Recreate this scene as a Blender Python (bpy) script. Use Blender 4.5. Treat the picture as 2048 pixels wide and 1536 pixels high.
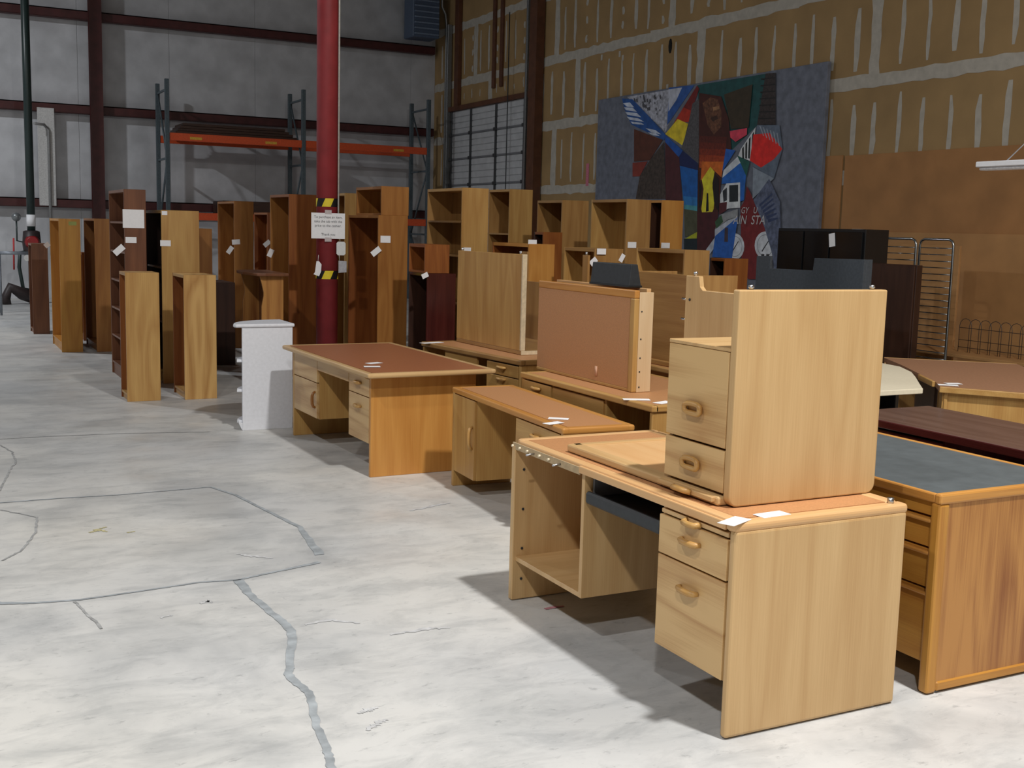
import bpy, bmesh, math, random
from mathutils import Vector, Matrix
random.seed(7)
for o in list(bpy.data.objects): bpy.data.objects.remove(o)
S = bpy.context.scene
COL = S.collection

# ------------------------------------------------------------------ camera
F, YAW, PITCH, ROLL, HC = 2299.4, .47552, .13321, .02576, 1.6527
def cam_basis():
    fw = Vector((math.sin(YAW)*math.cos(PITCH), math.cos(YAW)*math.cos(PITCH), -math.sin(PITCH)))
    r = Vector((math.cos(YAW), -math.sin(YAW), 0)); u = r.cross(fw)
    return math.cos(ROLL)*r+math.sin(ROLL)*u, -math.sin(ROLL)*r+math.cos(ROLL)*u, fw
CR, CU, CF = cam_basis()
cd = bpy.data.cameras.new('camera'); cam = bpy.data.objects.new('camera', cd); COL.objects.link(cam)
cd.sensor_width = 36; cd.lens = F/2048*36; cd.clip_end = 200
cam.matrix_world = Matrix(((CR.x, CU.x, -CF.x, 0), (CR.y, CU.y, -CF.y, 0), (CR.z, CU.z, -CF.z, HC), (0, 0, 0, 1)))
S.camera = cam
# a photo pixel gives a direction; its distance comes from the plane it lies on
def ray(px, py): return CF+(px-1024)/F*CR-(py-768)/F*CU
def at_z(px, py, z=0):
    v = ray(px, py); t = (z-HC)/v.z; return Vector((v.x*t, v.y*t, z))
def at_x(px, py, X):
    v = ray(px, py); t = X/v.x; return Vector((X, v.y*t, HC+v.z*t))
def at_y(px, py, Y):
    v = ray(px, py); t = Y/v.y; return Vector((v.x*t, Y, HC+v.z*t))

# ------------------------------------------------------------------ world, lamps, exposure
w = bpy.data.worlds.new('world'); S.world = w; w.use_nodes = True
w.node_tree.nodes['Background'].inputs[0].default_value = (.6, .66, .75, 1)
w.node_tree.nodes['Background'].inputs[1].default_value = .004
S.view_settings.view_transform = 'Standard'; S.view_settings.look = 'None'
S.view_settings.gamma = 1; S.view_settings.use_curve_mapping = False
S.view_settings.exposure = 0.16
def high_bay(x, y, z, watts, size=.45, col=(1, .98, .95), spread=math.pi):
    l = bpy.data.lights.new('high_bay_light', 'AREA'); l.shape = 'DISK'; l.size = size; l.energy = watts; l.color = col; l.spread = spread
    o = bpy.data.objects.new('high_bay_light', l); COL.objects.link(o); o.location = (x, y, z)
high_bay(3.2, .4, 8.3, 740)
high_bay(-3.2, 2.6, 8.3, 240)
high_bay(-4.0, 19.0, 8.3, 560, col=(.93, .96, 1))
high_bay(-3.0, -4.0, 8.3, 460)

# ------------------------------------------------------------------ materials
def lin(c):
    c = c/255.
    return c/12.92 if c <= .04045 else ((c+.055)/1.055)**2.4
def rgb(c): return (lin(c[0]), lin(c[1]), lin(c[2]), 1)
MATS = {}
def base_mat(name):
    m = bpy.data.materials.new(name); m.use_nodes = True
    return m, m.node_tree.nodes, m.node_tree.links, m.node_tree.nodes['Principled BSDF']
def plain(name, c, rough=.55, metal=0, noise=.06, scale=40, bump=0):
    if name in MATS: return MATS[name]
    m, N, L, b = base_mat(name)
    tc = N.new('ShaderNodeTexCoord'); n = N.new('ShaderNodeTexNoise'); n.inputs['Scale'].default_value = scale; n.inputs['Detail'].default_value = 4
    L.new(tc.outputs['Object'], n.inputs['Vector'])
    r = N.new('ShaderNodeValToRGB'); k = rgb(c)
    r.color_ramp.elements[0].color = tuple(v*(1-noise*2.2) for v in k[:3])+(1,); r.color_ramp.elements[1].color = tuple(min(1, v*(1+noise*2.2)) for v in k[:3])+(1,)
    r.color_ramp.elements[0].position = .3; r.color_ramp.elements[1].position = .7
    L.new(n.outputs['Fac'], r.inputs['Fac']); L.new(r.outputs['Color'], b.inputs['Base Color'])
    b.inputs['Roughness'].default_value = rough; b.inputs['Metallic'].default_value = metal
    if bump:
        bp = N.new('ShaderNodeBump'); bp.inputs['Strength'].default_value = bump; bp.inputs['Distance'].default_value = .004
        L.new(n.outputs['Fac'], bp.inputs['Height']); L.new(bp.outputs['Normal'], b.inputs['Normal'])
    MATS[name] = m; return m
WOODS = dict(oak_pale=((208, 174, 124), (188, 150, 100)), oak_honey=((200, 160, 96), (170, 124, 66)), oak_orange=((204, 148, 76), (180, 120, 54)),
    oak_brown=((172, 118, 58), (140, 86, 36)), oak_red=((158, 96, 44), (122, 64, 26)), oak_tan=((176, 136, 82), (146, 104, 56)),
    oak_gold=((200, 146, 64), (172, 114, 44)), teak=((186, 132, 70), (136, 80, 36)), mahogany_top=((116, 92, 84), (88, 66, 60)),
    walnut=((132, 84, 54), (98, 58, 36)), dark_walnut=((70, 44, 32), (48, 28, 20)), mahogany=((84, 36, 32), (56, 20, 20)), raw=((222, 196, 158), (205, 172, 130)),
    oak_pale_fig=((210, 174, 120), (176, 132, 80)), oak_honey_fig=((204, 162, 100), (164, 116, 60)),
    maple=((218, 178, 128), (206, 160, 108)))
def wood(kind, axis='z', rough=.42):
    key = kind+'_'+axis
    if key in MATS: return MATS[key]
    a, d = WOODS[kind]; m, N, L, b = base_mat(key)
    tc = N.new('ShaderNodeTexCoord'); oi = N.new('ShaderNodeObjectInfo')
    mul = N.new('ShaderNodeMath'); mul.operation = 'MULTIPLY'; mul.inputs[1].default_value = 31.7; L.new(oi.outputs['Random'], mul.inputs[0])
    add = N.new('ShaderNodeVectorMath'); add.operation = 'ADD'; L.new(tc.outputs['Object'], add.inputs[0]); L.new(mul.outputs[0], add.inputs[1])
    def mapped(across, along):
        mp = N.new('ShaderNodeMapping'); s = [across]*3; s['xyz'.index(axis)] = along; mp.inputs['Scale'].default_value = s
        L.new(add.outputs[0], mp.inputs['Vector']); return mp
    fig = N.new('ShaderNodeTexNoise'); fig.inputs['Scale'].default_value = 1; fig.inputs['Detail'].default_value = 1.2; fig.inputs['Distortion'].default_value = .3
    L.new(mapped(6.5, .8).outputs[0], fig.inputs['Vector'])
    k = N.new('ShaderNodeMath'); k.operation = 'MULTIPLY'; k.inputs[1].default_value = 8; L.new(fig.outputs['Fac'], k.inputs[0])
    fr = N.new('ShaderNodeMath'); fr.operation = 'PINGPONG'; fr.inputs[1].default_value = 1; L.new(k.outputs[0], fr.inputs[0])
    fine = N.new('ShaderNodeTexNoise'); fine.inputs['Scale'].default_value = 1; fine.inputs['Detail'].default_value = 3
    L.new(mapped(190, 3.5).outputs[0], fine.inputs['Vector'])
    broad = N.new('ShaderNodeTexNoise'); broad.inputs['Scale'].default_value = 1; broad.inputs['Detail'].default_value = 2
    L.new(mapped(9, .5).outputs[0], broad.inputs['Vector'])
    def mad(x, f, y):
        q = N.new('ShaderNodeMath'); q.operation = 'MULTIPLY_ADD'; L.new(x, q.inputs[0]); q.inputs[1].default_value = f
        if y is None: q.inputs[2].default_value = 0
        else: L.new(y, q.inputs[2])
        return q.outputs[0]
    v = mad(broad.outputs['Fac'], (.3 if kind != 'teak' else .9), mad(fine.outputs['Fac'], .4, mad(fr.outputs[0], .42 if kind.endswith('_fig') else .2, None)))
    r = N.new('ShaderNodeValToRGB'); r.color_ramp.elements[0].position = .24 if kind != 'teak' else .56; r.color_ramp.elements[1].position = .66 if kind != 'teak' else .9
    r.color_ramp.elements[0].color = rgb(d); r.color_ramp.elements[1].color = rgb(a)
    L.new(v, r.inputs['Fac']); L.new(r.outputs['Color'], b.inputs['Base Color'])
    b.inputs['Roughness'].default_value = rough if 'mahogany' not in kind else .14
    MATS[key] = m; return m
LAM = lambda: plain('brown_laminate', (188, 136, 92), .45, noise=.05, scale=160)
LAM2 = lambda: plain('red_brown_laminate', (162, 102, 68), .4, noise=.05, scale=120)
WHITE = lambda: plain('white_paper', (246, 246, 248), .7, noise=.01)
STEEL = lambda: plain('bright_steel', (190, 190, 192), .3, metal=1)
DARKM = lambda: plain('dark_plastic', (40, 44, 48), .5, noise=.08)
BLACK = lambda: plain('black_laminate', (26, 27, 29), .35, noise=.05)

# ------------------------------------------------------------------ mesh helpers
def add_box(bm, x0, x1, y0, y1, z0, z1, bev=.003, seg=1, rotz=0):
    r = bmesh.ops.create_cube(bm, size=1)
    vs = r['verts']
    for v in vs:
        v.co = Vector(((x0+x1)/2+v.co.x*(x1-x0), (y0+y1)/2+v.co.y*(y1-y0), (z0+z1)/2+v.co.z*(z1-z0)))
    bev = min(bev, .45*min(abs(x1-x0), abs(y1-y0), abs(z1-z0)))
    if bev > 0:
        es = list({e for v in vs for e in v.link_edges})
        bmesh.ops.bevel(bm, geom=es, offset=bev, segments=seg, affect='EDGES', profile=.5)
def add_tube(bm, pts, r, n=8, cap=True, ry=None):
    pts = [Vector(p) for p in pts]; rings = []; up = None
    for i, p in enumerate(pts):
        a = pts[max(0, i-1)]; b = pts[min(len(pts)-1, i+1)]; t = (b-a).normalized()
        if up is None:
            up = Vector((0, 0, 1)) if abs(t.z) < .9 else Vector((1, 0, 0))
        s = t.cross(up).normalized(); up = s.cross(t).normalized()
        rr = r[i] if isinstance(r, (list, tuple)) else r
        rings.append([bm.verts.new(p+s*math.cos(2*math.pi*k/n)*rr+up*math.sin(2*math.pi*k/n)*(ry or rr)) for k in range(n)])
    for a, b in zip(rings, rings[1:]):
        for k in range(n):
            f = bm.faces.new((a[k], a[(k+1) % n], b[(k+1) % n], b[k])); f.smooth = True
    if cap:
        bm.faces.new(rings[0][::-1]); bm.faces.new(rings[-1])
def add_prism(bm, poly, ax, a0, a1, bev=0):
    """poly: 2D points in the two axes other than ax (in xyz order), extruded along ax from a0 to a1"""
    def mk(p, a):
        q = list(p); q.insert('xyz'.index(ax), a); return bm.verts.new(q)
    A = [mk(p, a0) for p in poly]; B = [mk(p, a1) for p in poly]; n = len(poly)
    fs = [bm.faces.new(A), bm.faces.new(B[::-1])]
    for i in range(n): fs.append(bm.faces.new((A[i], B[i], B[(i+1) % n], A[(i+1) % n])))
    bmesh.ops.recalc_face_normals(bm, faces=fs)
    if bev:
        bmesh.ops.bevel(bm, geom=list({e for f in fs for e in f.edges}), offset=bev, segments=2, affect='EDGES', profile=.5)
def link(name, bm, mat, parent=None, label=None):
    me = bpy.data.meshes.new(name); bm.normal_update(); bm.to_mesh(me); bm.free()
    for m in (mat if isinstance(mat, list) else [mat]): me.materials.append(m)
    o = bpy.data.objects.new(name, me); COL.objects.link(o)
    if parent: o.parent = parent
    if label: o['label'] = label
    return o
def part(parent, name, mat, *bxs, bev=.003, seg=1, label=None):
    bm = bmesh.new()
    for b in bxs: add_box(bm, *b, bev=bev, seg=seg)
    return link(name, bm, mat, parent, label)
def tube_part(parent, name, mat, pts, r, n=8, label=None, ry=None):
    bm = bmesh.new(); add_tube(bm, pts, r, n, ry=ry); return link(name, bm, mat, parent, label)
def prism_part(parent, name, mat, poly, ax, a0, a1, bev=0, label=None):
    bm = bmesh.new(); add_prism(bm, poly, ax, a0, a1, bev); return link(name, bm, mat, parent, label)
def tag(o, label, cat, group=None, kind=None):
    o['label'] = label; o['category'] = cat
    if group: o['group'] = group
    if kind: o['kind'] = kind
    return o
def thing(name, label, cat, loc=(0, 0, 0), rz=0, group=None):
    o = bpy.data.objects.new(name, None); COL.objects.link(o); o.location = loc; o.rotation_euler = (0, 0, math.radians(rz)); o.empty_display_size = .1
    return tag(o, label, cat, group)
def structure(o): o['kind'] = 'structure'; return o
def text_mesh(name, body, size, mat, parent, mw, align='CENTER', spacing=1.0, shear=0, depth=0):
    c = bpy.data.curves.new(name, 'FONT'); c.body = body; c.size = size; c.align_x = align; c.align_y = 'CENTER'; c.space_line = spacing; c.shear = shear; c.extrude = depth
    t = bpy.data.objects.new(name+'_src', c); COL.objects.link(t)
    dg = bpy.context.evaluated_depsgraph_get(); me = bpy.data.meshes.new_from_object(t.evaluated_get(dg))
    bpy.data.objects.remove(t); bpy.data.curves.remove(c)
    me.transform(mw); me.materials.clear(); me.materials.append(mat); me.name = name
    o = bpy.data.objects.new(name, me); COL.objects.link(o); o.parent = parent; o['kind'] = 'stuff'
    return o

# ================================================================== THE BUILDING
XW, YB, ZC = 10.9, 25.5, 8.6          # right wall, back wall, ceiling
X0, Y0 = -11.0, -9.0
# ---- floor
def floor_mat():
    m, N, L, b = base_mat('worn_concrete')
    tc = N.new('ShaderNodeTexCoord')
    def noise(sc, det, mapping=None, rough=.5, dist=0):
        n = N.new('ShaderNodeTexNoise'); n.inputs['Scale'].default_value = sc; n.inputs['Detail'].default_value = det; n.inputs['Roughness'].default_value = rough; n.inputs['Distortion'].default_value = dist
        mp = N.new('ShaderNodeMapping'); mp.inputs['Scale'].default_value = mapping or (1, 1, 1)
        L.new(tc.outputs['Object'], mp.inputs['Vector']); L.new(mp.outputs[0], n.inputs['Vector']); return n
    def ramp(src, stops):
        r = N.new('ShaderNodeValToRGB'); e = r.color_ramp.elements
        e[0].position, e[0].color = stops[0]; e[1].position, e[1].color = stops[1]
        L.new(src, r.inputs['Fac']); return r
    def mult(a, bb, fac=1):
        x = N.new('ShaderNodeMix'); x.data_type = 'RGBA'; x.blend_type = 'MULTIPLY'; x.inputs[0].default_value = fac
        L.new(a, x.inputs[6]); L.new(bb, x.inputs[7]); return x.outputs[2]
    c = ramp(noise(.45, 3).outputs['Fac'], [(.35, rgb((198, 199, 199))), (.65, rgb((214, 212, 206)))])
    s = ramp(noise(1.1, 7, (1, 1, 1), .62, .6).outputs['Fac'], [(.36, (.8, .81, .82, 1)), (.54, (1, 1, 1, 1))])
    t = ramp(noise(4.2, 9, (.7, 1.5, 1), .72, .5).outputs['Fac'], [(.36, (.76, .77, .78, 1)), (.54, (1, 1, 1, 1))])
    u = ramp(noise(16, 8, (.8, 1.6, 1), .75, .4).outputs['Fac'], [(.3, (.6, .61, .62, 1)), (.42, (1, 1, 1, 1))])
    o = mult(mult(mult(c.outputs[0], s.outputs[0]), t.outputs[0], .8), u.outputs[0], .85)
    L.new(o, b.inputs['Base Color'])
    rr = ramp(noise(2.2, 5).outputs['Fac'], [(.3, (.34, .34, .34, 1)), (.7, (.62, .62, .62, 1))]); L.new(rr.outputs[0], b.inputs['Roughness'])
    bp = N.new('ShaderNodeBump'); bp.inputs['Strength'].default_value = .12; bp.inputs['Distance'].default_value = .004
    L.new(noise(22, 6).outputs['Fac'], bp.inputs['Height']); L.new(bp.outputs[0], b.inputs['Normal'])
    return m
floor = structure(part(None, 'floor', floor_mat(), (X0, XW+.3, Y0, YB+.3, -.2, 0), bev=0))
def ribbon(name, pts, widths, mat, parent, z=.0025, wob=.12, sub=9):
    """a flat band of crack filler following floor points"""
    bm = bmesh.new(); P = []
    for i in range(len(pts)-1):
        for k in range(sub):
            t = k/sub; P.append((pts[i].lerp(pts[i+1], t), widths[i]*(1-t)+widths[i+1]*t))
    P.append((pts[-1], widths[-1]))
    prev = None
    for i, (p, wd) in enumerate(P):
        a = P[max(0, i-1)][0]; b = P[min(len(P)-1, i+1)][0]; d = (b-a); d.z = 0
        n = Vector((-d.y, d.x, 0)).normalized(); j = n*random.uniform(-wob, wob)*wd
        l = bm.verts.new((p.x+n.x*wd/2*(1+random.uniform(-wob, wob))+j.x, p.y+n.y*wd/2*(1+random.uniform(-wob, wob))+j.y, z))
        r = bm.verts.new((p.x-n.x*wd/2+j.x, p.y-n.y*wd/2+j.y, z))
        if prev: bm.faces.new((prev[0], prev[1], r, l))
        prev = (l, r)
    bmesh.ops.recalc_face_normals(bm, faces=bm.faces[:])
    o = link(name, bm, mat, parent)
    if o.data.polygons and o.data.polygons[0].normal.z < 0: o.data.flip_normals()
    return o
CR_M = plain('crack_filler', (156, 162, 166), .6, noise=.12, scale=14)
CR_T = plain('hairline_crack', (160, 161, 161), .7, noise=.15, scale=20)
ribbon('crack_filler', [at_z(*p) for p in [(478, 1160), (500, 1190), (545, 1228), (585, 1262), (580, 1330), (578, 1352), (620, 1390), (632, 1450), (655, 1505), (662, 1536), (680, 1640)]],
       [.05, .038, .034, .04, .03, .035, .03, .026, .028, .028, .026], CR_M, floor)
ribbon('crack_filler', [at_z(*p) for p in [(-60, 1198), (0, 1207), (60, 1207), (160, 1200), (300, 1180), (400, 1165), (478, 1160), (560, 1142), (640, 1125)]],
       [.03, .03, .022, .018, .016, .016, .018, .02, .03], CR_M, floor)
ribbon('crack_filler', [at_z(*p) for p in [(-40, 1010), (0, 1006), (120, 997), (240, 990), (380, 978), (420, 974), (470, 990), (540, 1025), (600, 1055), (640, 1110)]],
       [.02, .02, .018, .014, .016, .02, .022, .022, .03, .05], CR_M, floor)
for px in ([(0, 890), (25, 905), (32, 925), (20, 940), (0, 982)], [(0, 1020), (75, 1035), (72, 1065), (45, 1100), (5, 1122)], [(150, 1203), (170, 1225), (205, 1258)],
           [(-20, 880), (80, 874), (250, 867), (420, 864)]):
    ribbon('hairline_crack', [at_z(*p) for p in px], [.012]*len(px), CR_T, floor, wob=.35)
SC = plain('grey_scuff', (190, 191, 192), .7, noise=.1, scale=30)
for px in ([(715, 1427), (735, 1420), (756, 1416)], [(735, 1462), (752, 1448), (775, 1440)], [(320, 1236), (345, 1231)], [(400, 1208), (415, 1202), (424, 1206)], [(474, 1108), (500, 1112), (546, 1117)],
           [(610, 1250), (660, 1240), (720, 1247)], [(780, 1270), (850, 1258), (900, 1256)], [(820, 1022), (870, 1012), (900, 1006)]):
    ribbon('floor_scuff', [at_z(*p) for p in px], [.012]+[.028]*(len(px)-2)+[.01], SC, floor, z=.002, wob=.4)
OC = plain('ochre_stain', (190, 182, 140), .7, noise=.08, scale=30)
for px in ([(180, 1066), (195, 1060), (215, 1064)], [(200, 1058), (212, 1054)], [(255, 1066), (270, 1063)]):
    ribbon('ochre_stain', [at_z(*p) for p in px], [.015]+[.03]*(len(px)-2)+[.012], OC, floor, z=.002, wob=.4)
ribbon('chalk_mark', [at_z(*p) for p in [(1090, 1219), (1110, 1215), (1128, 1213)]], [.02, .025, .015], plain('pink_chalk', (186, 130, 140), .9), floor)

# ---- back wall: white insulation sheets with red steel girts
INS = plain('grey_white_insulation', (196, 197, 200), .6, noise=.07, scale=2.2)
wall_back = structure(part(None, 'wall_back', plain('dark_seam', (170, 170, 172), .7), (X0, XW+.3, YB+.03, YB+.3, 0, ZC), bev=0))
sx = at_y(340, 200, YB).x; wx = at_y(511, 200, YB).x-sx
xa = sx-8*wx
while xa < XW:
    a, b = max(xa+.004, X0), min(xa+wx-.004, XW)
    if b > a: part(wall_back, 'insulation_sheet', INS, (a, b, YB+.022, YB+.035, 0, ZC), bev=.003)
    xa += wx
RED = plain('oxide_red_steel', (74, 32, 31), .5, noise=.1, scale=6)
for z in (1.96, 3.86, 5.72):
    part(wall_back, 'steel_girt', RED, (X0, XW-.1, YB-.2, YB, z+.07, z+.09), (X0, XW-.1, YB-.2, YB-.19, z-.08, z+.09), (X0, XW-.1, YB-.18, YB, z-.09, z-.07), bev=0)
p0 = at_y(178, 100, 25.2).x; p1 = at_y(203, 100, 25.2).x
c = thing('steel_column', 'dark red steel column against the pale back wall', 'column', ((p0+p1)/2, 25.12, 0))
hw = (p1-p0)/2
part(c, 'front_flange', RED, (-hw, hw, -.02, 0, 0, ZC), bev=0)
part(c, 'web', RED, (-.012, .012, 0, .16, 0, ZC), bev=0)
part(c, 'rear_flange', RED, (-hw, hw, .16, .178, 0, ZC), bev=0)
part(wall_back, 'white_batten', plain('white_vinyl', (205, 204, 202), .5), (2.18, 2.5, YB-.23, YB-.205, 1.9, 3.84))

# ---- right wall: unpainted drywall with taped joints
DRY = plain('tan_drywall_paper', (164, 134, 90), .8, noise=.06, scale=1.6)
MUD = plain('joint_compound', (186, 180, 168), .8, noise=.05, scale=9)
wall_right = structure(part(None, 'wall_right', DRY, (XW, XW+.3, Y0, YB+.03, 0, ZC), bev=0))
def mud_strip(y, z0, z1, wd, horizontal=False, name='joint_compound'):
    """a wavy-edged strip of compound 2 mm proud of the wall"""
    bm = bmesh.new(); L_ = z1-z0; n = max(3, int(L_/.16)); prev = None; f = []
    for i in range(n+1):
        t = i/n; a = z0+L_*t; e = 1 if horizontal or wd > .15 else min(1, .6+4*t, .55+4.5*(1-t)); off = random.uniform(-.012, .012)
        h = wd/2*e*random.uniform(.82, 1.18)
        q = ((y-h+off, a), (y+h+off, a))
        vs = []
        for s, (u, v) in enumerate(q):
            vs.append(bm.verts.new((XW-.004, v, u)) if horizontal else bm.verts.new((XW-.002, u, v)))
        if prev: f.append(bm.faces.new((prev[0], prev[1], vs[1], vs[0])))
        prev = vs
    bmesh.ops.recalc_face_normals(bm, faces=f)
    o = link(name, bm, MUD, wall_right)
    if o.data.polygons[0].normal.x > 0: o.data.flip_normals()
    return o
for z in (2.44, 3.66, 4.88, 6.10):
    y = 5.5
    while y < YB-.1:
        mud_strip(z, y, min(y+3.66, YB), .17, True); y += 3.66
joints = {2.44: [at_x(1107, 320, XW).y], 3.66: [at_x(1155, 170, XW).y, at_x(1402, 100, XW).y, at_x(1752, 80, XW).y, at_x(980, 210, XW).y],
          4.88: [at_x(1115, 60, XW).y, at_x(1345, 30, XW).y, at_x(952, 100, XW).y]}
for z, ys in joints.items():
    for y in ys: mud_strip(y, z+.05, z+1.18, .19)
y_s = at_x(1748, 250, XW).y
for z in (2.44, 3.66, 4.88):
    for k in range(-6, 40):
        y = y_s+k*.406
        if y > YB-.3 or any(abs(y-j) < .16 for j in joints[z]): continue
        if z == 2.44 and 20.3 < y < 24.6: continue
        if z == 3.66 and 20.3 < y < 24.6: mud_strip(y, 4.5, 4.5+random.uniform(.1, .28), .045, name='mud_streak'); continue
        if z == 4.88 and k % 3 == 0:
            for q in range(3):
                zz = z+.2+q*.3+random.uniform(-.05, .05); mud_strip(y, zz, zz+.13, .08, name='mud_spot')
        else: mud_strip(y+random.uniform(-.03, .03), z+random.uniform(.12, .22), z+random.uniform(.88, 1.06), random.uniform(.055, .095), name='mud_streak')
wall_left = structure(part(None, 'wall_left', plain('dark_metal_siding', (140, 142, 146), .6), (X0-.3, X0, Y0, YB+.3, 0, ZC), bev=0))  # unseen left and front walls, grey darkened to lower the bounced light
wall_front = structure(part(None, 'wall_front', plain('dark_metal_siding', (140, 142, 146), .6), (X0-.3, XW+.3, Y0-.3, Y0, 0, ZC), bev=0))
ceiling = structure(part(None, 'ceiling', plain('grey_roof_insulation', (84, 84, 86), .8), (X0-.3, XW+.3, Y0-.3, YB+.3, ZC, ZC+.2), bev=0))

pk = at_x(1176, 327, XW).y; part(wall_right, 'pink_tape', plain('pink_tape', (206, 120, 140), .6), (XW-.006, XW-.0045, pk-.05, pk+.05, at_x(1176, 372, XW).z, at_x(1176, 327, XW).z), bev=0)
hp_ = at_x(1341, 92, XW); prism_part(wall_right, 'wall_hole', plain('hole_black', (14, 13, 12), .9), [(hp_.y+.05*math.cos(t*.7), hp_.z+.12*math.sin(t*.7)) for t in range(9)], 'x', XW-.006, XW-.0045)
for px, py in ((1246, 116), (1335, 175), (1204, 115), (1240, 108)):
    q = at_x(px, py, XW); part(wall_right, 'compound_dab', MUD, (XW-.007, XW-.003, q.y-.03, q.y+.03, q.z-.05, q.z+.05), bev=.001)
# ---- sectional overhead door in the right wall
door = structure(thing('door_1', 'white sectional overhead door in the drywall', 'door', (XW, 0, 0)))
dy0, dy1 = at_x(1055, 280, XW).y, at_x(905, 300, XW).y; dz = 4.27
DW = plain('door_white', (196, 198, 200), .5, noise=.04, scale=5)
DK = plain('dark_door_steel', (58, 60, 62), .5)
zs = [0, .52, 1.04, 1.56, 2.08, 2.62, 3.2, 3.74, 4.27]
for a, b in zip(zs, zs[1:]):
    bm = bmesh.new(); k = 4
    for i in range(k):
        h = (b-a-.02)/k; add_box(bm, -.05, -.01, dy0, dy1, a+.01+i*h, a+.01+(i+1)*h-.012, bev=.008)
    add_box(bm, -.03, -.005, dy0, dy1, a+.005, b-.005, bev=0)
    link('door_section', bm, DW, door)
for y in (dy0+.03, dy0+(dy1-dy0)*.36, dy0+(dy1-dy0)*.7, dy1-.06):
    part(door, 'stile', DK, (-.075, -.05, y-.035, y+.035, .02, 4.25))
    for z in zs[1:-1]:
        part(door, 'hinge', DK, (-.1, -.07, y-.06, y+.06, z-.035, z+.035))
for z in zs[1:-1]: part(door, 'stiffener', plain('door_grey', (120, 122, 126), .5), (-.066, -.05, dy0, dy1, z-.02, z+.02))
BR = plain('brown_steel', (96, 58, 36), .6, noise=.1, scale=6)
part(door, 'header', BR, (-.1, 0, dy0-.3, dy1+.2, dz, dz+.1))
GALV = plain('galvanised_steel', (150, 152, 152), .4, metal=.7)
for y in (dy0-.1, dy1+.1):
    part(door, 'track', GALV, (-.13, -.03, y-.035, y+.035, 0, 6.2))
    part(door, 'jamb', plain('dark_jamb', (70, 62, 54), .6), (-.05, 0, y-.14, y-.04, 0, dz))
tube_part(door, 'pull_chain', DK, [(-.14, dy0+.65, 0.4), (-.14, dy0+.65, 6)], .012, 5)
for px0, px1, lab in ((1060, 1074, 'brown steel post beside the overhead door'), ):
    a = at_x(px1, 200, XW-.15); b = at_x(px0, 200, XW-.15)
    tag(part(None, 'steel_post', BR, (XW-.2, XW-.02, a.y, b.y, 0, ZC-.01)), lab, 'post')
for px in (988, 1003):
    a = at_x(px, 100, XW-.03)
    part(wall_right, 'door_guide', BR, (XW-.05, XW-.003, a.y-.07, a.y+.05, 4.6, 7.4))
a = at_x(913, 80, XW-.1)
tag(part(None, 'steel_post', BR, (XW-.1, XW-.012, a.y-.1, a.y+.1, 4.3, ZC-.01)), 'short brown steel post over the far corner of the overhead door', 'post')
bm = bmesh.new(); add_tube(bm, [(XW-.06, 24.75, .3), (XW-.06, 24.75, 6.2), (XW-.1, 24.72, 6.45), (XW-.2, 24.7, 6.6), (XW-.22, 24.7, 8.5)], .03, 8)
tag(link('conduit_pipe', bm, GALV), 'thin grey conduit pipe bending over in the far corner', 'pipe')

# blue louvred unit heater hanging in the corner
h = thing('unit_heater', 'blue grey louvred unit heater hanging high in the far corner', 'heater', (9.96, 24.55, 5.88))
BL = plain('blue_grey_enamel', (84, 100, 124), .45)
part(h, 'casing', BL, (0, .64, .05, .6, 0, 1.4), bev=.015)
for k in range(11): part(h, 'louvre', plain('pale_louvre', (120, 136, 160), .45), (.03, .61, 0, .06, .05+k*.12, .085+k*.12), bev=.004)
part(h, 'hanger', DK, (.1, .13, .3, .33, 1.4, ZC-5.88), (.5, .53, .3, .33, 1.4, ZC-5.88), bev=0)

# brown sheets covering the lower part of the right wall
HB = plain('brown_hardboard', (170, 122, 74), .7, noise=.06, scale=2.5)
yA = at_x(1665, 320, XW).y; yB = at_x(1690, 320, XW).y
tag(part(None, 'hardboard_sheet', HB, (XW-.03, XW-.008, yB+.02, yA+.25, 0, 2.74)), 'narrow brown hardboard strip standing on the drywall beside the mural', 'board')
tag(part(None, 'hardboard_sheet', HB, (XW-.03, XW-.008, 3.5, yB-.03, 0, 2.73)), 'tall wide brown hardboard sheet covering the drywall', 'board')
tag(part(None, 'hardboard_sheet', plain('tan_hardboard', (180, 134, 84), .7, noise=.06, scale=2.5), (XW-.07, XW-.04, 3.5, yB-.1, 0, 1.745)), 'lower tan hardboard sheet leaning before the taller one', 'board')

# ================================================================== MURAL
PX = XW-.10
yl, yr = at_x(1197, 198, PX).y, at_x(1656, 125, PX).y
mural = thing('mural_panel', 'large painted mural panel with grey ends and a bright collage', 'painting', (0, 0, 0))
CAN = plain('grey_blue_paint', (112, 117, 130), .6, noise=.1, scale=9)
part(mural, 'canvas_board', CAN, (PX, PX+.06, yr, yl, .02, (at_x(1197, 198, PX).z+at_x(1656, 125, PX).z)/2), bev=.004)
layer = [0]
def mp(u, v): 
    q = at_x(1140+u*.28642, 100+v*.28642, PX); return q
pm = {}
def paint(pts, col, noise=.1, scale=9):
    layer[0] += 1
    key = 'mural_%d_%d_%d' % col
    m = plain(key, tuple(min(250, c_*1.1) for c_ in col), .6, noise=noise, scale=scale)
    bm = bmesh.new(); x = PX-.001-.0002*layer[0]
    f = bm.faces.new([bm.verts.new((x, mp(*p).y, mp(*p).z)) for p in pts]); bm.normal_update()
    if f.normal.x > 0: f.normal_flip()
    return link('painted_shape', bm, m, mural)
def ell(cx, cy, rx, ry, n=20, a0=0, a1=360): return [(cx+rx*math.cos(math.radians(a0+(a1-a0)*k/n)), cy+ry*math.sin(math.radians(a0+(a1-a0)*k/n))) for k in range(n+(a1-a0 < 360))]
paint([(890, 245), (1372, 165), (1310, 525), (1130, 700), (900, 640)], (28, 74, 74))
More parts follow.
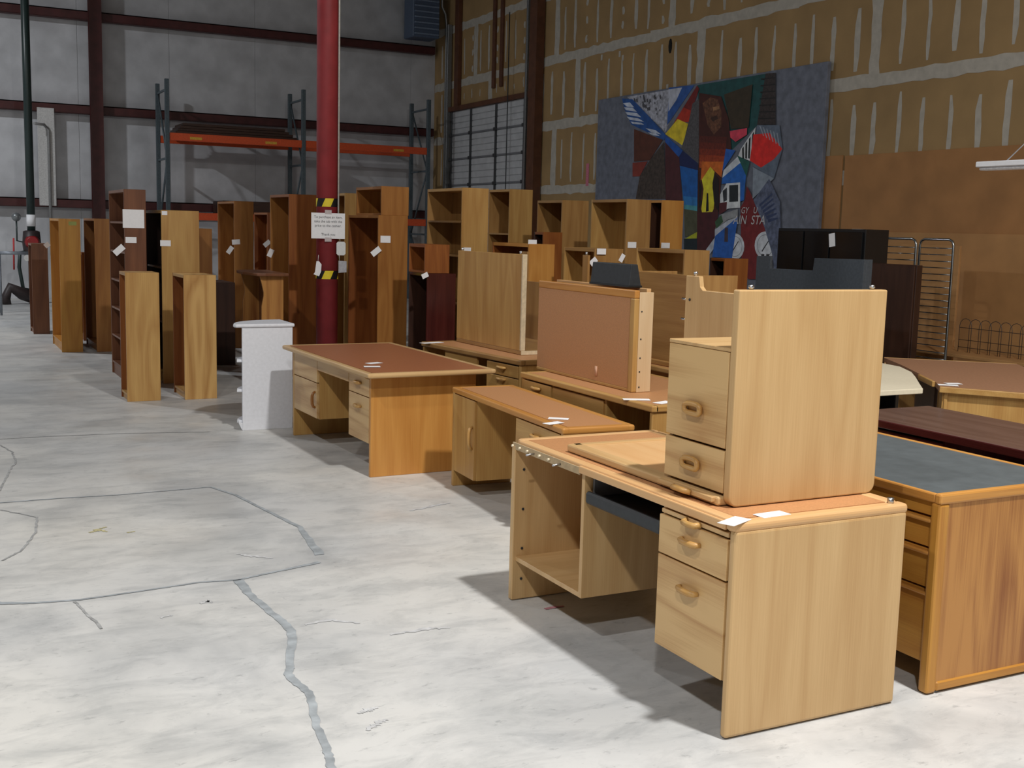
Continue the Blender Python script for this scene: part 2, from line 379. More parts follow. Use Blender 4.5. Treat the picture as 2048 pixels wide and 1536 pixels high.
paint([(400, 328), (785, 262), (665, 580), (640, 545)], (158, 160, 170), .2, 18)
for k in range(24):
    u_ = random.uniform(440, 650); top_ = 325-(u_-400)*.17; low_ = max(top_+20, 335+(u_-400)*.72); v0 = random.uniform(top_+8, low_-20); sz = random.uniform(8, 18)
    paint([(u_, v0), (u_+sz*.6, v0-sz*.4), (u_+sz*.8, v0+sz), (u_+sz*.2, v0+sz*1.4)], (74, 74, 80))
paint([(695, 262), (872, 246), (680, 525)], (44, 84, 150)); paint([(690, 275), (785, 262), (745, 350), (690, 430)], (176, 180, 192))
paint([(365, 338), (440, 345), (560, 470), (670, 590), (660, 632), (430, 520), (385, 420)], (36, 78, 140))
for q in ([(372, 372), (420, 366), (450, 400), (400, 396)], [(380, 400), (440, 402), (470, 432), (392, 420)], [(388, 432), (470, 440), (500, 470), (402, 452)], [(398, 465), (480, 478), (520, 502), (420, 488)], [(425, 500), (500, 508), (520, 522), (440, 516)], [(530, 545), (600, 560), (640, 590), (570, 575)], [(545, 575), (600, 582), (630, 600), (580, 596)]): paint(q, (186, 194, 208))
paint([(890, 248), (905, 270), (835, 480), (760, 490), (690, 570)], (112, 30, 28)); paint([(795, 400), (850, 425), (830, 505), (735, 500)], (168, 46, 28))
paint([(755, 482), (828, 515), (790, 668), (668, 587)], (216, 190, 46))
paint([(858, 375), (905, 340), (902, 790), (780, 685), (822, 560)], (82, 80, 82), .15, 30)
paint([(450, 552), (650, 628), (560, 770), (450, 780)], (86, 46, 32)); paint([(440, 788), (545, 778), (490, 882), (440, 884)], (128, 52, 42))
paint([(660, 642), (672, 1040), (462, 1040), (490, 880), (560, 770)], (66, 56, 50), .2, 20); paint([(667, 642), (766, 748), (788, 1060), (672, 1060)], (76, 36, 40))
paint([(667, 592), (792, 702), (762, 748), (667, 642)], (30, 82, 160)); paint([(790, 702), (896, 792), (896, 860), (772, 815), (766, 748)], (24, 36, 82))
paint([(770, 808), (896, 840), (892, 1130), (800, 1115), (790, 990)], (26, 92, 164)); paint([(795, 1020), (893, 1030), (892, 1128), (800, 1112)], (44, 116, 178)); paint([(800, 1080), (892, 1090), (892, 1128), (802, 1114)], (70, 140, 150)); paint([(800, 1110), (892, 1125), (892, 1290), (806, 1305)], (78, 78, 58))
paint([(806, 1318), (892, 1270), (888, 1316)], (168, 172, 40)); paint([(800, 1318), (892, 1316), (892, 1400), (800, 1400)], (26, 38, 44))
paint([(905, 300), (1060, 325), (1112, 480), (1132, 692), (1085, 702), (1062, 880), (1042, 1130), (895, 1135), (905, 600)], (66, 28, 20))
paint([(930, 372), (985, 330), (1035, 345), (1062, 430), (1060, 535), (1010, 592), (965, 525)], (100, 64, 44), .25, 22)
paint([(1000, 400), (1045, 392), (1048, 412), (1005, 425)], (150, 110, 76)); paint([(985, 475), (1030, 455), (1040, 480), (1000, 500)], (60, 36, 26))
for k, cc in enumerate(((84, 32, 22), (100, 36, 22), (122, 44, 22), (150, 58, 24), (178, 78, 28))):
    v0 = 600+k*44; paint([(908, v0), (1100-k*4, v0+8), (1096-k*5, v0+52), (908, v0+46)], cc, .14, 24)
paint([(925, 780), (1080, 780), (1062, 890), (1005, 835), (918, 910)], (204, 104, 34))
paint([(905, 900), (925, 960), (915, 1045), (935, 1060), (905, 1110)], (22, 16, 16)); paint([(1045, 1060), (1010, 1070), (1030, 1110), (1040, 1120)], (22, 16, 16))
paint([(955, 860), (985, 815), (1015, 850), (1002, 920), (1000, 960), (1014, 1050), (1008, 1110), (995, 1140), (985, 1180), (975, 1140), (962, 1200), (950, 1140), (935, 1180), (922, 1110), (930, 1050), (938, 970), (925, 905)], (226, 206, 52))
paint([(960, 1000), (971, 1000), (974, 1125), (954, 1130)], (20, 18, 18)); paint([(1015, 860), (1045, 900), (1045, 1130), (1010, 1060), (1000, 930)], (30, 18, 18))
paint([(893, 1135), (1042, 1130), (1022, 1290), (960, 1400), (893, 1400)], (70, 26, 30))
paint([(1080, 312), (1280, 240), (1252, 542), (1130, 552)], (58, 48, 32)); paint([(1120, 567), (1242, 545), (1240, 592), (1162, 642), (1126, 612)], (208, 66, 88))
paint([(1372, 165), (1442, 160), (1442, 522), (1312, 522)], (54, 46, 44), .2, 30)
for k in range(7): paint([(1340-k*3, 200+k*46), (1440, 190+k*47), (1440, 198+k*47), (1340-k*3, 208+k*46)], (30, 28, 28))
paint([(1312, 525), (1470, 525), (1490, 690), (1430, 900), (1285, 815)], (96, 108, 124))
paint([(1302, 540), (1282, 782), (1180, 742), (1200, 690)], (206, 208, 210))
for k in range(4): paint([(1208+k*24, 690-k*34), (1220+k*24, 672-k*34), (1222+k*20, 760), (1210+k*20, 756)], (24, 24, 26))
paint([(1288, 590), (1400, 580), (1490, 692), (1432, 762), (1340, 822), (1262, 772)], (222, 40, 34))
for k in range(6): paint([(1330+k*24, 530+k*10), (1336+k*24, 530+k*10), (1362+k*22, 600+k*14), (1356+k*22, 600+k*14)], (150, 156, 166))
paint([(1095, 690), (1162, 702), (1070, 850)], (36, 92, 176)); paint([(1180, 742), (1224, 765), (1195, 795), (1150, 830), (1125, 880), (1070, 895), (1080, 840)], (200, 206, 214))
for cx, cy in ((1140, 850), (1165, 822), (1190, 800), (1112, 875)): paint(ell(cx, cy, 20, 17, 10), (206, 210, 218))
paint([(1195, 790), (1245, 805), (1230, 945), (1222, 1050), (1190, 1060), (1195, 930), (1066, 935), (1072, 892)], (34, 98, 178))
paint([(1175, 736), (1262, 782), (1240, 885)], (32, 86, 78)); paint([(1285, 818), (1432, 897), (1282, 1040)], (132, 142, 154))
paint([(1242, 950), (1270, 1000), (1300, 1080), (1365, 1235), (1425, 1460), (1400, 1600), (1250, 1600), (1205, 1450), (1198, 1100), (1230, 1045)], (112, 32, 34))
paint([(1056, 1010), (1100, 932), (1196, 925), (1196, 1102), (1110, 1108), (1056, 1140)], (208, 212, 216)); paint([(1120, 945), (1182, 941), (1182, 1058), (1120, 1062)], (34, 40, 44))
paint([(1074, 985), (1104, 960), (1104, 1050), (1080, 1062)], (50, 54, 58)); paint([(1050, 1070), (1105, 1060), (1100, 1120), (1050, 1150)], (84, 34, 38))
paint([(1060, 1150), (1180, 1110), (1180, 1165), (1110, 1185), (1020, 1255)], (140, 142, 144)); paint([(1020, 1200), (1065, 1150), (1078, 1200), (1030, 1250)], (52, 84, 56))
for cx, cy, rx, ry in ((1160, 1372, 66, 92), (1372, 1365, 74, 98)):
    paint(ell(cx, cy, rx, ry), (198, 202, 208)); paint(ell(cx, cy, rx*.78, ry*.78), (120, 124, 130)); paint(ell(cx, cy, rx*.74, ry*.74), (198, 202, 208))
    paint([(cx-rx*.35, cy+ry*.4), (cx+rx*.35, cy-ry*.42), (cx+rx*.4, cy-ry*.36), (cx-rx*.28, cy+ry*.46)], (50, 50, 54))
paint([(1182, 1165), (1110, 1190), (1020, 1255), (1020, 1310), (958, 1395), (985, 1425)], (176, 182, 192))
paint([(1022, 1300), (1182, 1165), (1140, 1455), (1002, 1445)], (36, 90, 168)); paint([(1090, 1240), (1112, 1240), (1112, 1340), (1086, 1340)], (64, 52, 60))
paint([(1290, 1050), (1400, 900), (1475, 1060), (1490, 1560), (1440, 1560), (1420, 1420), (1366, 1235)], (88, 96, 118), .2, 16)
for k in range(6): paint([(1330+k*12, 1080+k*20), (1420+k*8, 1000+k*34), (1424+k*8, 1010+k*34), (1335+k*12, 1096+k*22)], (52, 64, 96))
def mural_text(body, u, v, hpx, shear=.2):
    q = mp(u, v); s = mp(u, v-hpx/2).z-mp(u, v+hpx/2).z
    mw = Matrix(((0, 0, -1, PX-.003-.0002*layer[0]), (-1, 0, 0, q.y), (0, 1, 0, q.z), (0, 0, 0, 1)))
    return text_mesh('painted_lettering', body, s*1.35, plain('white_lettering', (208, 206, 206), .6), mural, mw, shear=shear)
mural_text('AIN  STA', 1258, 1190, 66); mural_text('GY   U', 1260, 1122, 46)

# ================================================================== furniture helpers
def handle(parent, x, y, z, kind='oak_honey', vertical=False, wdt=.1):
    """carved wooden bow pull standing off a drawer front that faces -x"""
    w2 = wdt/2; pr = [(0, -w2), (-.016, -w2*.86), (-.024, -w2*.5), (-.025, 0), (-.024, w2*.5), (-.016, w2*.86), (0, w2)]
    pts = [(x+a, y, z+b) if vertical else (x+a, y+b, z) for a, b in pr]
    return tube_part(parent, 'handle', wood(kind, 'z' if vertical else 'y'), pts, [.008, .011, .012, .012, .012, .011, .008], 8)
def slot_handle(parent, x, y, z, kind='oak_honey'):
    """oval wooden ring pull with a finger slot"""
    bm = bmesh.new(); n = 20
    pts = []
    for k in range(n+1):
        a = 2*math.pi*k/n; sx_, sz_ = math.cos(a), math.sin(a)
        pts.append((x-.012-.004*abs(sx_), y+.045*(abs(sx_)**.6)*(1 if sx_ > 0 else -1), z+.017*(abs(sz_)**.6)*(1 if sz_ > 0 else -1)))
    add_tube(bm, pts, .010, 6, cap=False)
    add_box(bm, x-.006, x+.0, y-.042, y+.042, z-.014, z+.014, bev=.002)
    return link('handle', bm, wood(kind, 'y'), parent)
def drawer(parent, x, y0, y1, z0, z1, mat, hd=True, name='drawer', hk='oak_honey', hfun=None, hz_=None):
    d = part(parent, name, mat, (x, x+.02, y0+.002, y1-.002, z0+.002, z1-.002), bev=.002)
    if hd:
        (hfun or handle)(d, x, (y0+y1)/2, hz_ if hz_ is not None else z1-.065, hk)
    return d
def rim_top(parent, x0, x1, y0, y1, z, th, rim, wkind, lam, bev=.01, sides='frlb'):
    """laminate board with a solid wood edge band: f front, b back, l far end, r near end"""
    part(parent, 'top_surface', lam, (x0+rim*('f' in sides), x1-rim*('b' in sides), y0+rim*('r' in sides), y1-rim*('l' in sides), z-th, z-.0015), bev=0)
    if 'f' in sides: part(parent, 'edge_band', wood(wkind, 'y'), (x0, x0+rim, y0, y1, z-th, z), bev=bev, seg=3)
    if 'b' in sides: part(parent, 'edge_band', wood(wkind, 'y'), (x1-rim, x1, y0, y1, z-th, z), bev=bev, seg=3)
    if 'r' in sides: part(parent, 'edge_band', wood(wkind, 'x'), (x0+rim*.5, x1-rim*.5, y0, y0+rim, z-th, z), bev=bev, seg=3)
    if 'l' in sides: part(parent, 'edge_band', wood(wkind, 'x'), (x0+rim*.5, x1-rim*.5, y1-rim, y1, z-th, z), bev=bev, seg=3)
def pedestal(parent, x0, x1, y0, y1, z0, z1, kind):
    part(parent, 'pedestal_side', wood(kind, 'z'), (x0+.02, x1, y0, y0+.018, z0, z1), bev=.001)
    part(parent, 'pedestal_side', wood(kind, 'z'), (x0+.02, x1, y1-.018, y1, z0, z1), bev=.001)
    part(parent, 'pedestal_bottom', wood(kind, 'y'), (x0+.02, x1, y0+.018, y1-.018, z0, z0+.018), bev=.001)
def card(label, centre, wd, ht, face='up', ang=0, group='price tags', mat=None, name='price_tag'):
    """thin paper card; face: up, -y or -x; ang turns it in its own plane"""
    o = part(None, name, mat or WHITE(), (-wd/2, wd/2, -ht/2, ht/2, -.0006, .0006), bev=0)
    a = math.radians(ang)
    R = Matrix.Rotation(a, 4, 'Z')
    if face == '-y': R = Matrix.Rotation(math.pi/2, 4, 'X') @ R
    if face == '-x': R = Matrix.Rotation(-math.pi/2, 4, 'Z') @ Matrix.Rotation(math.pi/2, 4, 'X') @ R
    o.matrix_world = Matrix.Translation(centre) @ R
    return tag(o, label, 'paper tag', group)

# ================================================================== FRONT DESK
D = thing('office_desk', 'pale oak desk carrying an upturned desk return with drawers', 'desk', (2.30, 2.87, 0), group=None)
OZ, OY, OX, OF = wood('oak_pale', 'z'), wood('oak_pale', 'y'), wood('oak_pale', 'x'), wood('oak_pale_fig', 'y')
part(D, 'end_panel', OZ, (0, .755, 0, .032, .004, .708), bev=.012, seg=3)
part(D, 'end_panel', OZ, (.004, .755, 1.558, 1.59, .004, .708), bev=.004)
part(D, 'top_surface', LAM(), (.06, .70, .055, 1.54, .70, .7345), bev=0)
part(D, 'edge_band', wood('maple', 'x'), (.0, .76, 0, .055, .70, .736), bev=.014, seg=3)
part(D, 'edge_band', wood('maple', 'x'), (.03, .76, 1.54, 1.59, .70, .736), bev=.012, seg=3)
part(D, 'edge_band', wood('maple', 'y'), (.70, .76, .055, 1.54, .70, .736), bev=.012, seg=3)
part(D, 'edge_band', wood('maple', 'y'), (.012, .06, .055, 1.54, .70, .736), bev=.006, seg=2)
part(D, 'edge_band', wood('maple', 'y'), (0, .0125, .055, 1.0, .70, .73), bev=.004, seg=2)
part(D, 'raw_edge', plain('raw_chipboard', (178, 156, 122), .8), (.006, .0125, 1.0, 1.585, .692, .722), bev=0, label='bare chipboard edge with dowels')
for y in (1.578, 1.51, 1.44, 1.33, 1.25):
    tube_part(D, 'dowel', plain('dowel_white', (236, 220, 190), .7), [(.008, y, .707), (-.003, y, .707)], .0055, 8)
for y in (1.385, 1.155):
    tube_part(D, 'cam_pin', STEEL(), [(.008, y, .705), (-.032, y, .702)], .0045, 8)
part(D, 'back_panel', OZ, (.66, .68, .032, 1.558, .18, .70), bev=.001)
part(D, 'divider', OZ, (.02, .66, .98, 1.003, .185, .70), bev=.001)
part(D, 'shelf', OX, (.02, .66, 1.003, 1.558, .185, .205), bev=.001)
pedestal(D, 0.0, .64, .034, .43, .185, .70, 'oak_pale')
pull = part(D, 'writing_slide', OY, (.004, .5, .04, .42, .677, .692), bev=.002)
tube_part(pull, 'knob', wood('oak_honey', 'y'), [(.004, .19, .683), (-.018, .2, .68), (-.022, .23, .68), (-.018, .26, .68), (.004, .27, .683)], .011, 8)
drawer(D, 0, .036, .428, .53, .672, OF, hk='oak_honey', hz_=.615)
drawer(D, 0, .036, .428, .192, .527, OF, hk='oak_honey', hz_=.445)
tray = part(D, 'keyboard_tray', DARKM(), (.03, .42, .45, .975, .585, .61), bev=.006, label='dark grey keyboard tray')
part(tray, 'tray_lip', DARKM(), (.02, .045, .45, .975, .58, .63), bev=.008)
for y in (.46, .955): part(tray, 'slide_rail', plain('rail_grey', (90, 92, 94), .4), (.05, .45, y, y+.012, .61, .69), bev=.001)
for z in (.1, .24, .42, .6): tube_part(D, 'screw', DARKM(), [(.05, 1.557, z), (.05, 1.553, z)], .006, 8)
for x in (.08, .66):
    for y in (.016, 1.574): tube_part(D, 'glide', plain('glide_grey', (120, 120, 120), .5), [(x, y, 0), (x, y, .006)], .01, 8)
tube_part(D, 'lock_screw', STEEL(), [(.70, .03, .733), (.70, .03, .755)], .012, 8)
card('folded white price tag on the rear laminate of the desk under the upturned return', Vector((2.49, 2.922, .7368)), .12, .055, ang=4)
card('white price tag overhanging the front corner of the desk under the upturned return', Vector((2.312, 2.893, .7375)), .12, .06, ang=24)

# ---- upturned return lying on that desk
R = thing('desk_return', 'pale oak desk return standing upside down on another desk', 'desk', (2.405, 3.045, .737))
part(R, 'top_underside', wood('maple', 'y'), (.04, .60, .035, 1.03, .004, .026), bev=0, label='pale underside of the top')
part(R, 'edge_band', OY, (-.02, .045, .035, 1.07, 0, .032), bev=.008, seg=2)
part(R, 'edge_band', OX, (.0, .61, 1.03, 1.075, 0, .032), bev=.008, seg=2)
prism_part(R, 'end_panel', OZ, [(.035-.035*math.cos(t*math.pi/8), .035-.035*math.sin(t*math.pi/8)) for t in range(5)]+[(.625+.035*math.sin(t*math.pi/8), .035-.035*math.cos(t*math.pi/8)) for t in range(5)]+[(.66, .738), (0, .738)], 'y', 0, .034, bev=.005)
part(R, 'pedestal_side', OZ, (.02, .60, .37, .388, .03, .535), bev=.001)
part(R, 'pedestal_bottom', OX, (.0, .60, .034, .388, .528, .541), bev=.002)
drawer(R, 0, .036, .388, .195, .528, OF, hk='oak_honey', hfun=slot_handle, hz_=.31)
drawer(R, 0, .036, .388, .04, .19, OF, hk='oak_honey', hfun=slot_handle, hz_=.115)
sl = part(R, 'writing_slide', OY, (-.035, .4, .05, .375, .012, .03), bev=.002)
tube_part(sl, 'knob', wood('oak_honey', 'y'), [(-.035, .17, .02), (-.055, .19, .026), (-.06, .22, .028), (-.055, .25, .026), (-.035, .27, .02)], .011, 8)
prism_part(R, 'back_panel', OZ, [(.034, .03), (1.165, .03), (1.165, .735), (1.07, .735), (1.06, .69), (1.04, .675), (.034, .675)], 'x', .62, .642, bev=.002)
for y, z in ((1.165, .63), (1.165, .54)): tube_part(R, 'cam_pin', STEEL(), [(.625, y, z), (.625, y+.03, z)], .005, 8)
tube_part(R, 'screw', DARKM(), [(.62, 1.13, .63), (.616, 1.13, .63)], .006, 8)
for x, y in ((.06, .017), (.60, .017), (.631, 1.11)):
    tube_part(R, 'glide', STEEL(), [(x, y, .733), (x, y, .742), (x, y, .745), (x, y, .754)], [.007, .007, .011, .009], 10)

# ================================================================== WIDE DESK WITH GREY TOP (right)
G = thing('executive_desk', 'teak desk with slate grey writing surface and moulded edges', 'desk', (3.22, 2.872, 0))
TZ, TY = wood('teak', 'z'), wood('teak', 'y'); TR = wood('oak_gold', 'z')
part(G, 'end_panel', TZ, (.045, .74, .006, .034, .03, .735), bev=.002)
part(G, 'corner_post', TR, (-.003, .047, 0, .045, .004, .717), bev=.01, seg=2)
part(G, 'corner_post', TR, (.735, .77, 0, .045, .004, .717), bev=.01, seg=2)
part(G, 'bottom_rail', wood('oak_gold', 'x'), (.047, .735, 0, .038, .008, .045), bev=.006)
part(G, 'end_panel', TZ, (0, .76, 1.64, 1.68, .004, .735), bev=.006)
part(G, 'top_surface', plain('slate_grey_laminate', (88, 95, 98), .5, noise=.05, scale=14), (.02, .76, .03, 1.66, .72, .7465), bev=0)
part(G, 'edge_band', wood('oak_orange', 'x'), (-.005, .79, -.002, .03, .715, .754), bev=.008, seg=2)
part(G, 'edge_band', wood('oak_orange', 'y'), (.0, .02, .03, 1.68, .715, .75), bev=.006, seg=2)
part(G, 'edge_band', wood('oak_orange', 'y'), (.76, .785, .03, 1.68, .715, .75), bev=.006, seg=2)
part(G, 'edge_band', wood('oak_orange', 'x'), (.0, .785, 1.66, 1.685, .715, .75), bev=.006, seg=2)
part(G, 'apron', wood('oak_gold', 'y'), (.02, .04, .045, 1.64, .66, .716), bev=.003)
pedestal(G, .02, .72, .046, .52, .1, .66, 'oak_gold')
for a, b in ((.54, .652), (.388, .532), (.105, .38)):
    dr = part(G, 'drawer', wood('oak_gold', 'y'), (.03, .05, .05, .515, a, b), bev=.002)
    part(dr, 'lip_pull', wood('oak_orange', 'y'), (.008, .03, .05, .515, b-.018, b-.004), bev=.006, seg=2)
pedestal(G, .02, .72, 1.2, 1.638, .1, .66, 'oak_gold')
part(G, 'back_panel', wood('teak', 'z'), (.70, .72, .046, 1.64, .1, .715), bev=.001)
for y in (.02, 1.66): tube_part(G, 'glide', plain('glide_grey', (120, 120, 120), .5), [(.06, y, 0), (.06, y, .006)], .012, 8)

# ================================================================== ORANGE EXECUTIVE DESK
E_ = thing('executive_desk', 'orange oak desk with an overhanging red brown top and pale drawer fronts', 'desk', (2.60, 7.07, 0), 1.0)
ez, ey = wood('oak_orange', 'z'), wood('oak_pale_fig', 'y')
hE = .712
part(E_, 'end_panel', ez, (0, .77, 0, .03, .0, hE-.035), bev=.003)
part(E_, 'end_panel', wood('oak_honey', 'z'), (0, .77, 1.66, 1.69, .0, hE-.035), bev=.003)
rim_top(E_, -.07, .86, -.13, 1.75, hE, .034, .05, 'oak_pale', LAM2(), bev=.014)
part(E_, 'back_panel', wood('oak_honey', 'z'), (.74, .76, .03, 1.66, .12, hE-.035), bev=.001)
pedestal(E_, .0, .72, .032, .42, .215, hE-.06, 'oak_honey')
pedestal(E_, .0, .72, 1.10, 1.658, .215, hE-.04, 'oak_honey')
drawer(E_, 0, .034, .42, .53, .655, ey, hk='oak_honey', hz_=.61)
drawer(E_, 0, .034, .42, .22, .527, ey, hk='oak_honey', hz_=.45)
part(E_, 'writing_slide', ey, (-.03, .4, .04, .415, .66, .675), bev=.002)
drawer(E_, 0, 1.10, 1.656, .49, .668, ey, hd=False)
dd = drawer(E_, 0, 1.10, 1.656, .22, .487, ey, hd=False, name='door')
handle(dd, 0, 1.14, .36, 'oak_brown', True, .12)
drawer(E_, 0, .425, 1.095, .585, .665, ey, hd=False, name='pencil_drawer')

# ================================================================== LOW CREDENZA between the orange desk and the front desk
K = thing('low_credenza', 'long low oak credenza with brown laminate top and one door', 'credenza', (2.92, 5.08, 0), -3.3)
hz, hy = wood('oak_honey', 'z'), wood('oak_honey', 'y')
hK = .645
part(K, 'end_panel', hz, (0, .41, 0, .03, 0, hK-.03), bev=.008, seg=2)
part(K, 'end_panel', hz, (0, .41, 1.57, 1.60, 0, hK-.03), bev=.004)
rim_top(K, -.005, .425, -.005, 1.605, hK, .036, .05, 'oak_orange', LAM(), bev=.012)
part(K, 'back_panel', hz, (.385, .40, .03, 1.57, .1, hK-.035), bev=.001)
pedestal(K, .0, .38, 1.22, 1.568, .105, hK-.036, 'oak_honey')
dk = drawer(K, 0, 1.22, 1.566, .105, hK-.04, hz, hd=False, name='door')
handle(dk, 0, 1.25, .37, 'oak_honey', True, .14)
pedestal(K, .0, .38, .032, .60, .105, hK-.036, 'oak_honey')
drawer(K, 0, .034, .60, .46, hK-.04, hy, hz_=.545)
drawer(K, 0, .034, .60, .11, .457, hy, hz_=.38)

# ================================================================== DESK WITH THE BROWN TIPPED TOP
T3 = thing('office_desk', 'oak desk bearing a desk top tipped up on edge with brown laminate face', 'desk', (3.47, 5.08, 0), 0)
part(T3, 'end_panel', hz, (0, .74, 0, .03, 0, .70), bev=.006)
part(T3, 'end_panel', hz, (0, .74, 1.49, 1.52, 0, .70), bev=.006)
rim_top(T3, -.01, .80, -.01, 1.53, .735, .036, .045, 'oak_honey', LAM(), bev=.008)
part(T3, 'back_panel', hz, (.70, .72, .03, 1.49, .15, .70), bev=.001)
pedestal(T3, .0, .68, 1.13, 1.488, .15, .70, 'oak_honey')
drawer(T3, 0, 1.13, 1.486, .57, .69, hy, hz_=.655)
drawer(T3, 0, 1.13, 1.486, .40, .567, hy, hz_=.53)
drawer(T3, 0, 1.13, 1.486, .155, .397, hy)
drawer(T3, .01, .52, 1.125, .46, .69, hy, hd=False, name='front_panel')
part(T3, 'divider', hz, (.02, .68, .50, .52, .15, .70), bev=.001)
part(T3, 'lower_rail', hy, (.01, .03, .03, .5, .40, .48), bev=.001)

B3 = thing('tipped_desk_top', 'brown laminate desk top standing on its edge with an oak rim and finger hole', 'desk top', (3.64, 5.555, .735))
bm = bmesh.new(); add_box(bm, .0015, .028, .05, 1.16, .02, .545, bev=0); link('top_surface', bm, LAM(), B3)
part(B3, 'edge_band', wood('oak_orange', 'y'), (0, .034, 0, 1.165, .545, .592), bev=.006, seg=2)
part(B3, 'edge_band', wood('oak_honey', 'z'), (0, .034, 0, .05, 0, .545), bev=.006, seg=2)
part(B3, 'edge_band', wood('oak_honey', 'y'), (0, .034, .05, 1.165, 0, .02), bev=.004)
part(B3, 'raw_rail', wood('raw', 'z'), (.034, .13, 0, .022, 0, .58), bev=.002, label='bare pale wood rail with screw holes')
for z in (.03, .12, .2, .31, .47): tube_part(B3, 'screw', DARKM(), [(.05, .001, z), (.05, -.002, z)], .005, 6)
part(B3, 'back_board', wood('oak_tan', 'y'), (.034, .6, 1.12, 1.14, 0, .56), bev=.002)
part(B3, 'rear_rail', wood('maple', 'y'), (.10, .13, .03, 1.1, .53, .60), bev=.002)
bm = bmesh.new(); q = at_x(1192, 742, 3.64)
add_tube(bm, [(-.001, q.y-5.555, q.z-.735-.03), (-.001, q.y-5.555, q.z-.735+.03)], .014, 8, ry=.003); link('finger_hole', bm, plain('hole_pink', (206, 160, 130), .7), B3)
S3 = thing('foam_block', 'small black sloped block resting on the tipped desk top', 'block', (3.66, at_x(1257, 570, 3.66).y, 1.337))
wS = at_x(1180, 565, 3.66).y-at_x(1257, 570, 3.66).y
prism_part(S3, 'body', DARKM(), [(0, 0), (.09, 0), (.06, .135), (.015, .135)], 'y', 0, wS, bev=.004)
part(S3, 'base_strip', BLACK(), (-.004, .094, -.004, wS+.004, -.0005, .012), bev=.002)
card('white price tag at the front edge beneath the tipped brown desk top', Vector((3.515, 5.31, .7358)), .15, .06, ang=-25)
card('white price tag near the bare end of the desk beneath the tipped brown desk top', Vector((3.60, 5.17, .7358)), .12, .06, ang=20)

# ================================================================== DESK WITH THE UPTURNED OAK FRAME
T4 = thing('office_desk', 'worn oak desk beneath an upturned oak desk with vertical grain back', 'desk', (3.76, 7.17, 0), 6)
part(T4, 'end_panel', hz, (0, .74, 0, .03, 0, .70), bev=.006)
part(T4, 'end_panel', hz, (0, .74, 1.42, 1.45, 0, .70), bev=.006)
rim_top(T4, -.01, .78, -.01, 1.46, .735, .036, .05, 'oak_tan', LAM(), bev=.008)
part(T4, 'back_panel', hz, (.70, .72, .03, 1.42, .15, .70), bev=.001)
pedestal(T4, .0, .68, .03, .46, .15, .70, 'oak_honey')
drawer(T4, 0, .034, .46, .60, .69, hy, hz_=.66)
drawer(T4, 0, .034, .46, .40, .597, hy, hz_=.575)
drawer(T4, 0, .034, .46, .155, .397, hy)
part(T4, 'pencil_rail', hy, (.01, .03, .62, 1.1, .61, .70), bev=.001)
B4 = thing('upturned_desk', 'oak desk turned upside down with a vertical grain back and whitish torn edge', 'desk', (3.93, 7.5, .735), 2.5)
part(B4, 'top_underside', wood('oak_tan', 'y'), (0, .62, 0, 1.06, .0, .03), bev=.004)
part(B4, 'back_panel', wood('oak_honey', 'z'), (0, .025, .02, 1.06, .03, .742), bev=.002)
bm = bmesh.new(); add_box(bm, -.004, .034, -.004, .02, .03, .742, bev=.004); add_box(bm, .0, .62, -.006, .004, .0, .03, bev=.002)
link('torn_edge', bm, plain('chipped_white_edge', (206, 188, 156), .8, noise=.06, scale=30), B4, 'whitish torn edge with dowels')
prism_part(B4, 'side_panel', wood('oak_tan', 'z'), [(.025, .03), (1.06, .03), (1.06, .742), (.94, .742), (.94, .5), (.1, .5), (.1, .742), (.025, .742)], 'x', .58, .60, bev=.001)
for x, y in ((.012, .06), (.012, 1.0), (.59, .06)): tube_part(B4, 'glide', STEEL(), [(x, y, .738), (x, y, .748), (x, y, .766)], [.006, .011, .009], 8)
card('white price tag lying on the far end of the desk beneath the upturned oak desk', Vector((3.64, 8.5, .7358)), .2, .07, ang=15)

# ---- shaded desk with another upturned piece behind
T5 = thing('office_desk', 'shaded oak desk standing behind the tipped brown desk top', 'desk', (4.55, 5.95, 0), 0)
part(T5, 'end_panel', wood('oak_tan', 'z'), (0, .48, 0, .03, 0, .70), bev=.006)
part(T5, 'end_panel', wood('oak_tan', 'z'), (0, .48, 1.57, 1.6, 0, .70), bev=.006)
rim_top(T5, -.01, .5, -.01, 1.61, .735, .036, .045, 'oak_tan', LAM(), bev=.008)
part(T5, 'front_panel', wood('oak_brown', 'y'), (.03, .05, .03, 1.57, .1, .70), bev=.001)
yq0, yq1 = at_x(1378, 620, 4.62).y, at_x(1258, 620, 4.62).y
B5 = thing('upturned_desk', 'brown upturned desk with a level grained back panel and lower rim', 'desk', (4.62, yq0, .735))
wq = yq1-yq0
ztop = at_x(1320, 546, 4.62).z-.735
part(B5, 'back_panel', wood('oak_tan', 'y'), (0, .022, 0, wq, .03, ztop), bev=.002)
part(B5, 'edge_band', wood('oak_tan', 'y'), (-.02, .42, -.01, wq+.01, 0, .035), bev=.006, seg=2)
part(B5, 'end_panel', wood('oak_tan', 'z'), (.022, .4, 0, .025, .035, ztop), bev=.002)
part(B5, 'end_panel', wood('oak_tan', 'z'), (.022, .4, wq-.025, wq, .035, ztop), bev=.002)

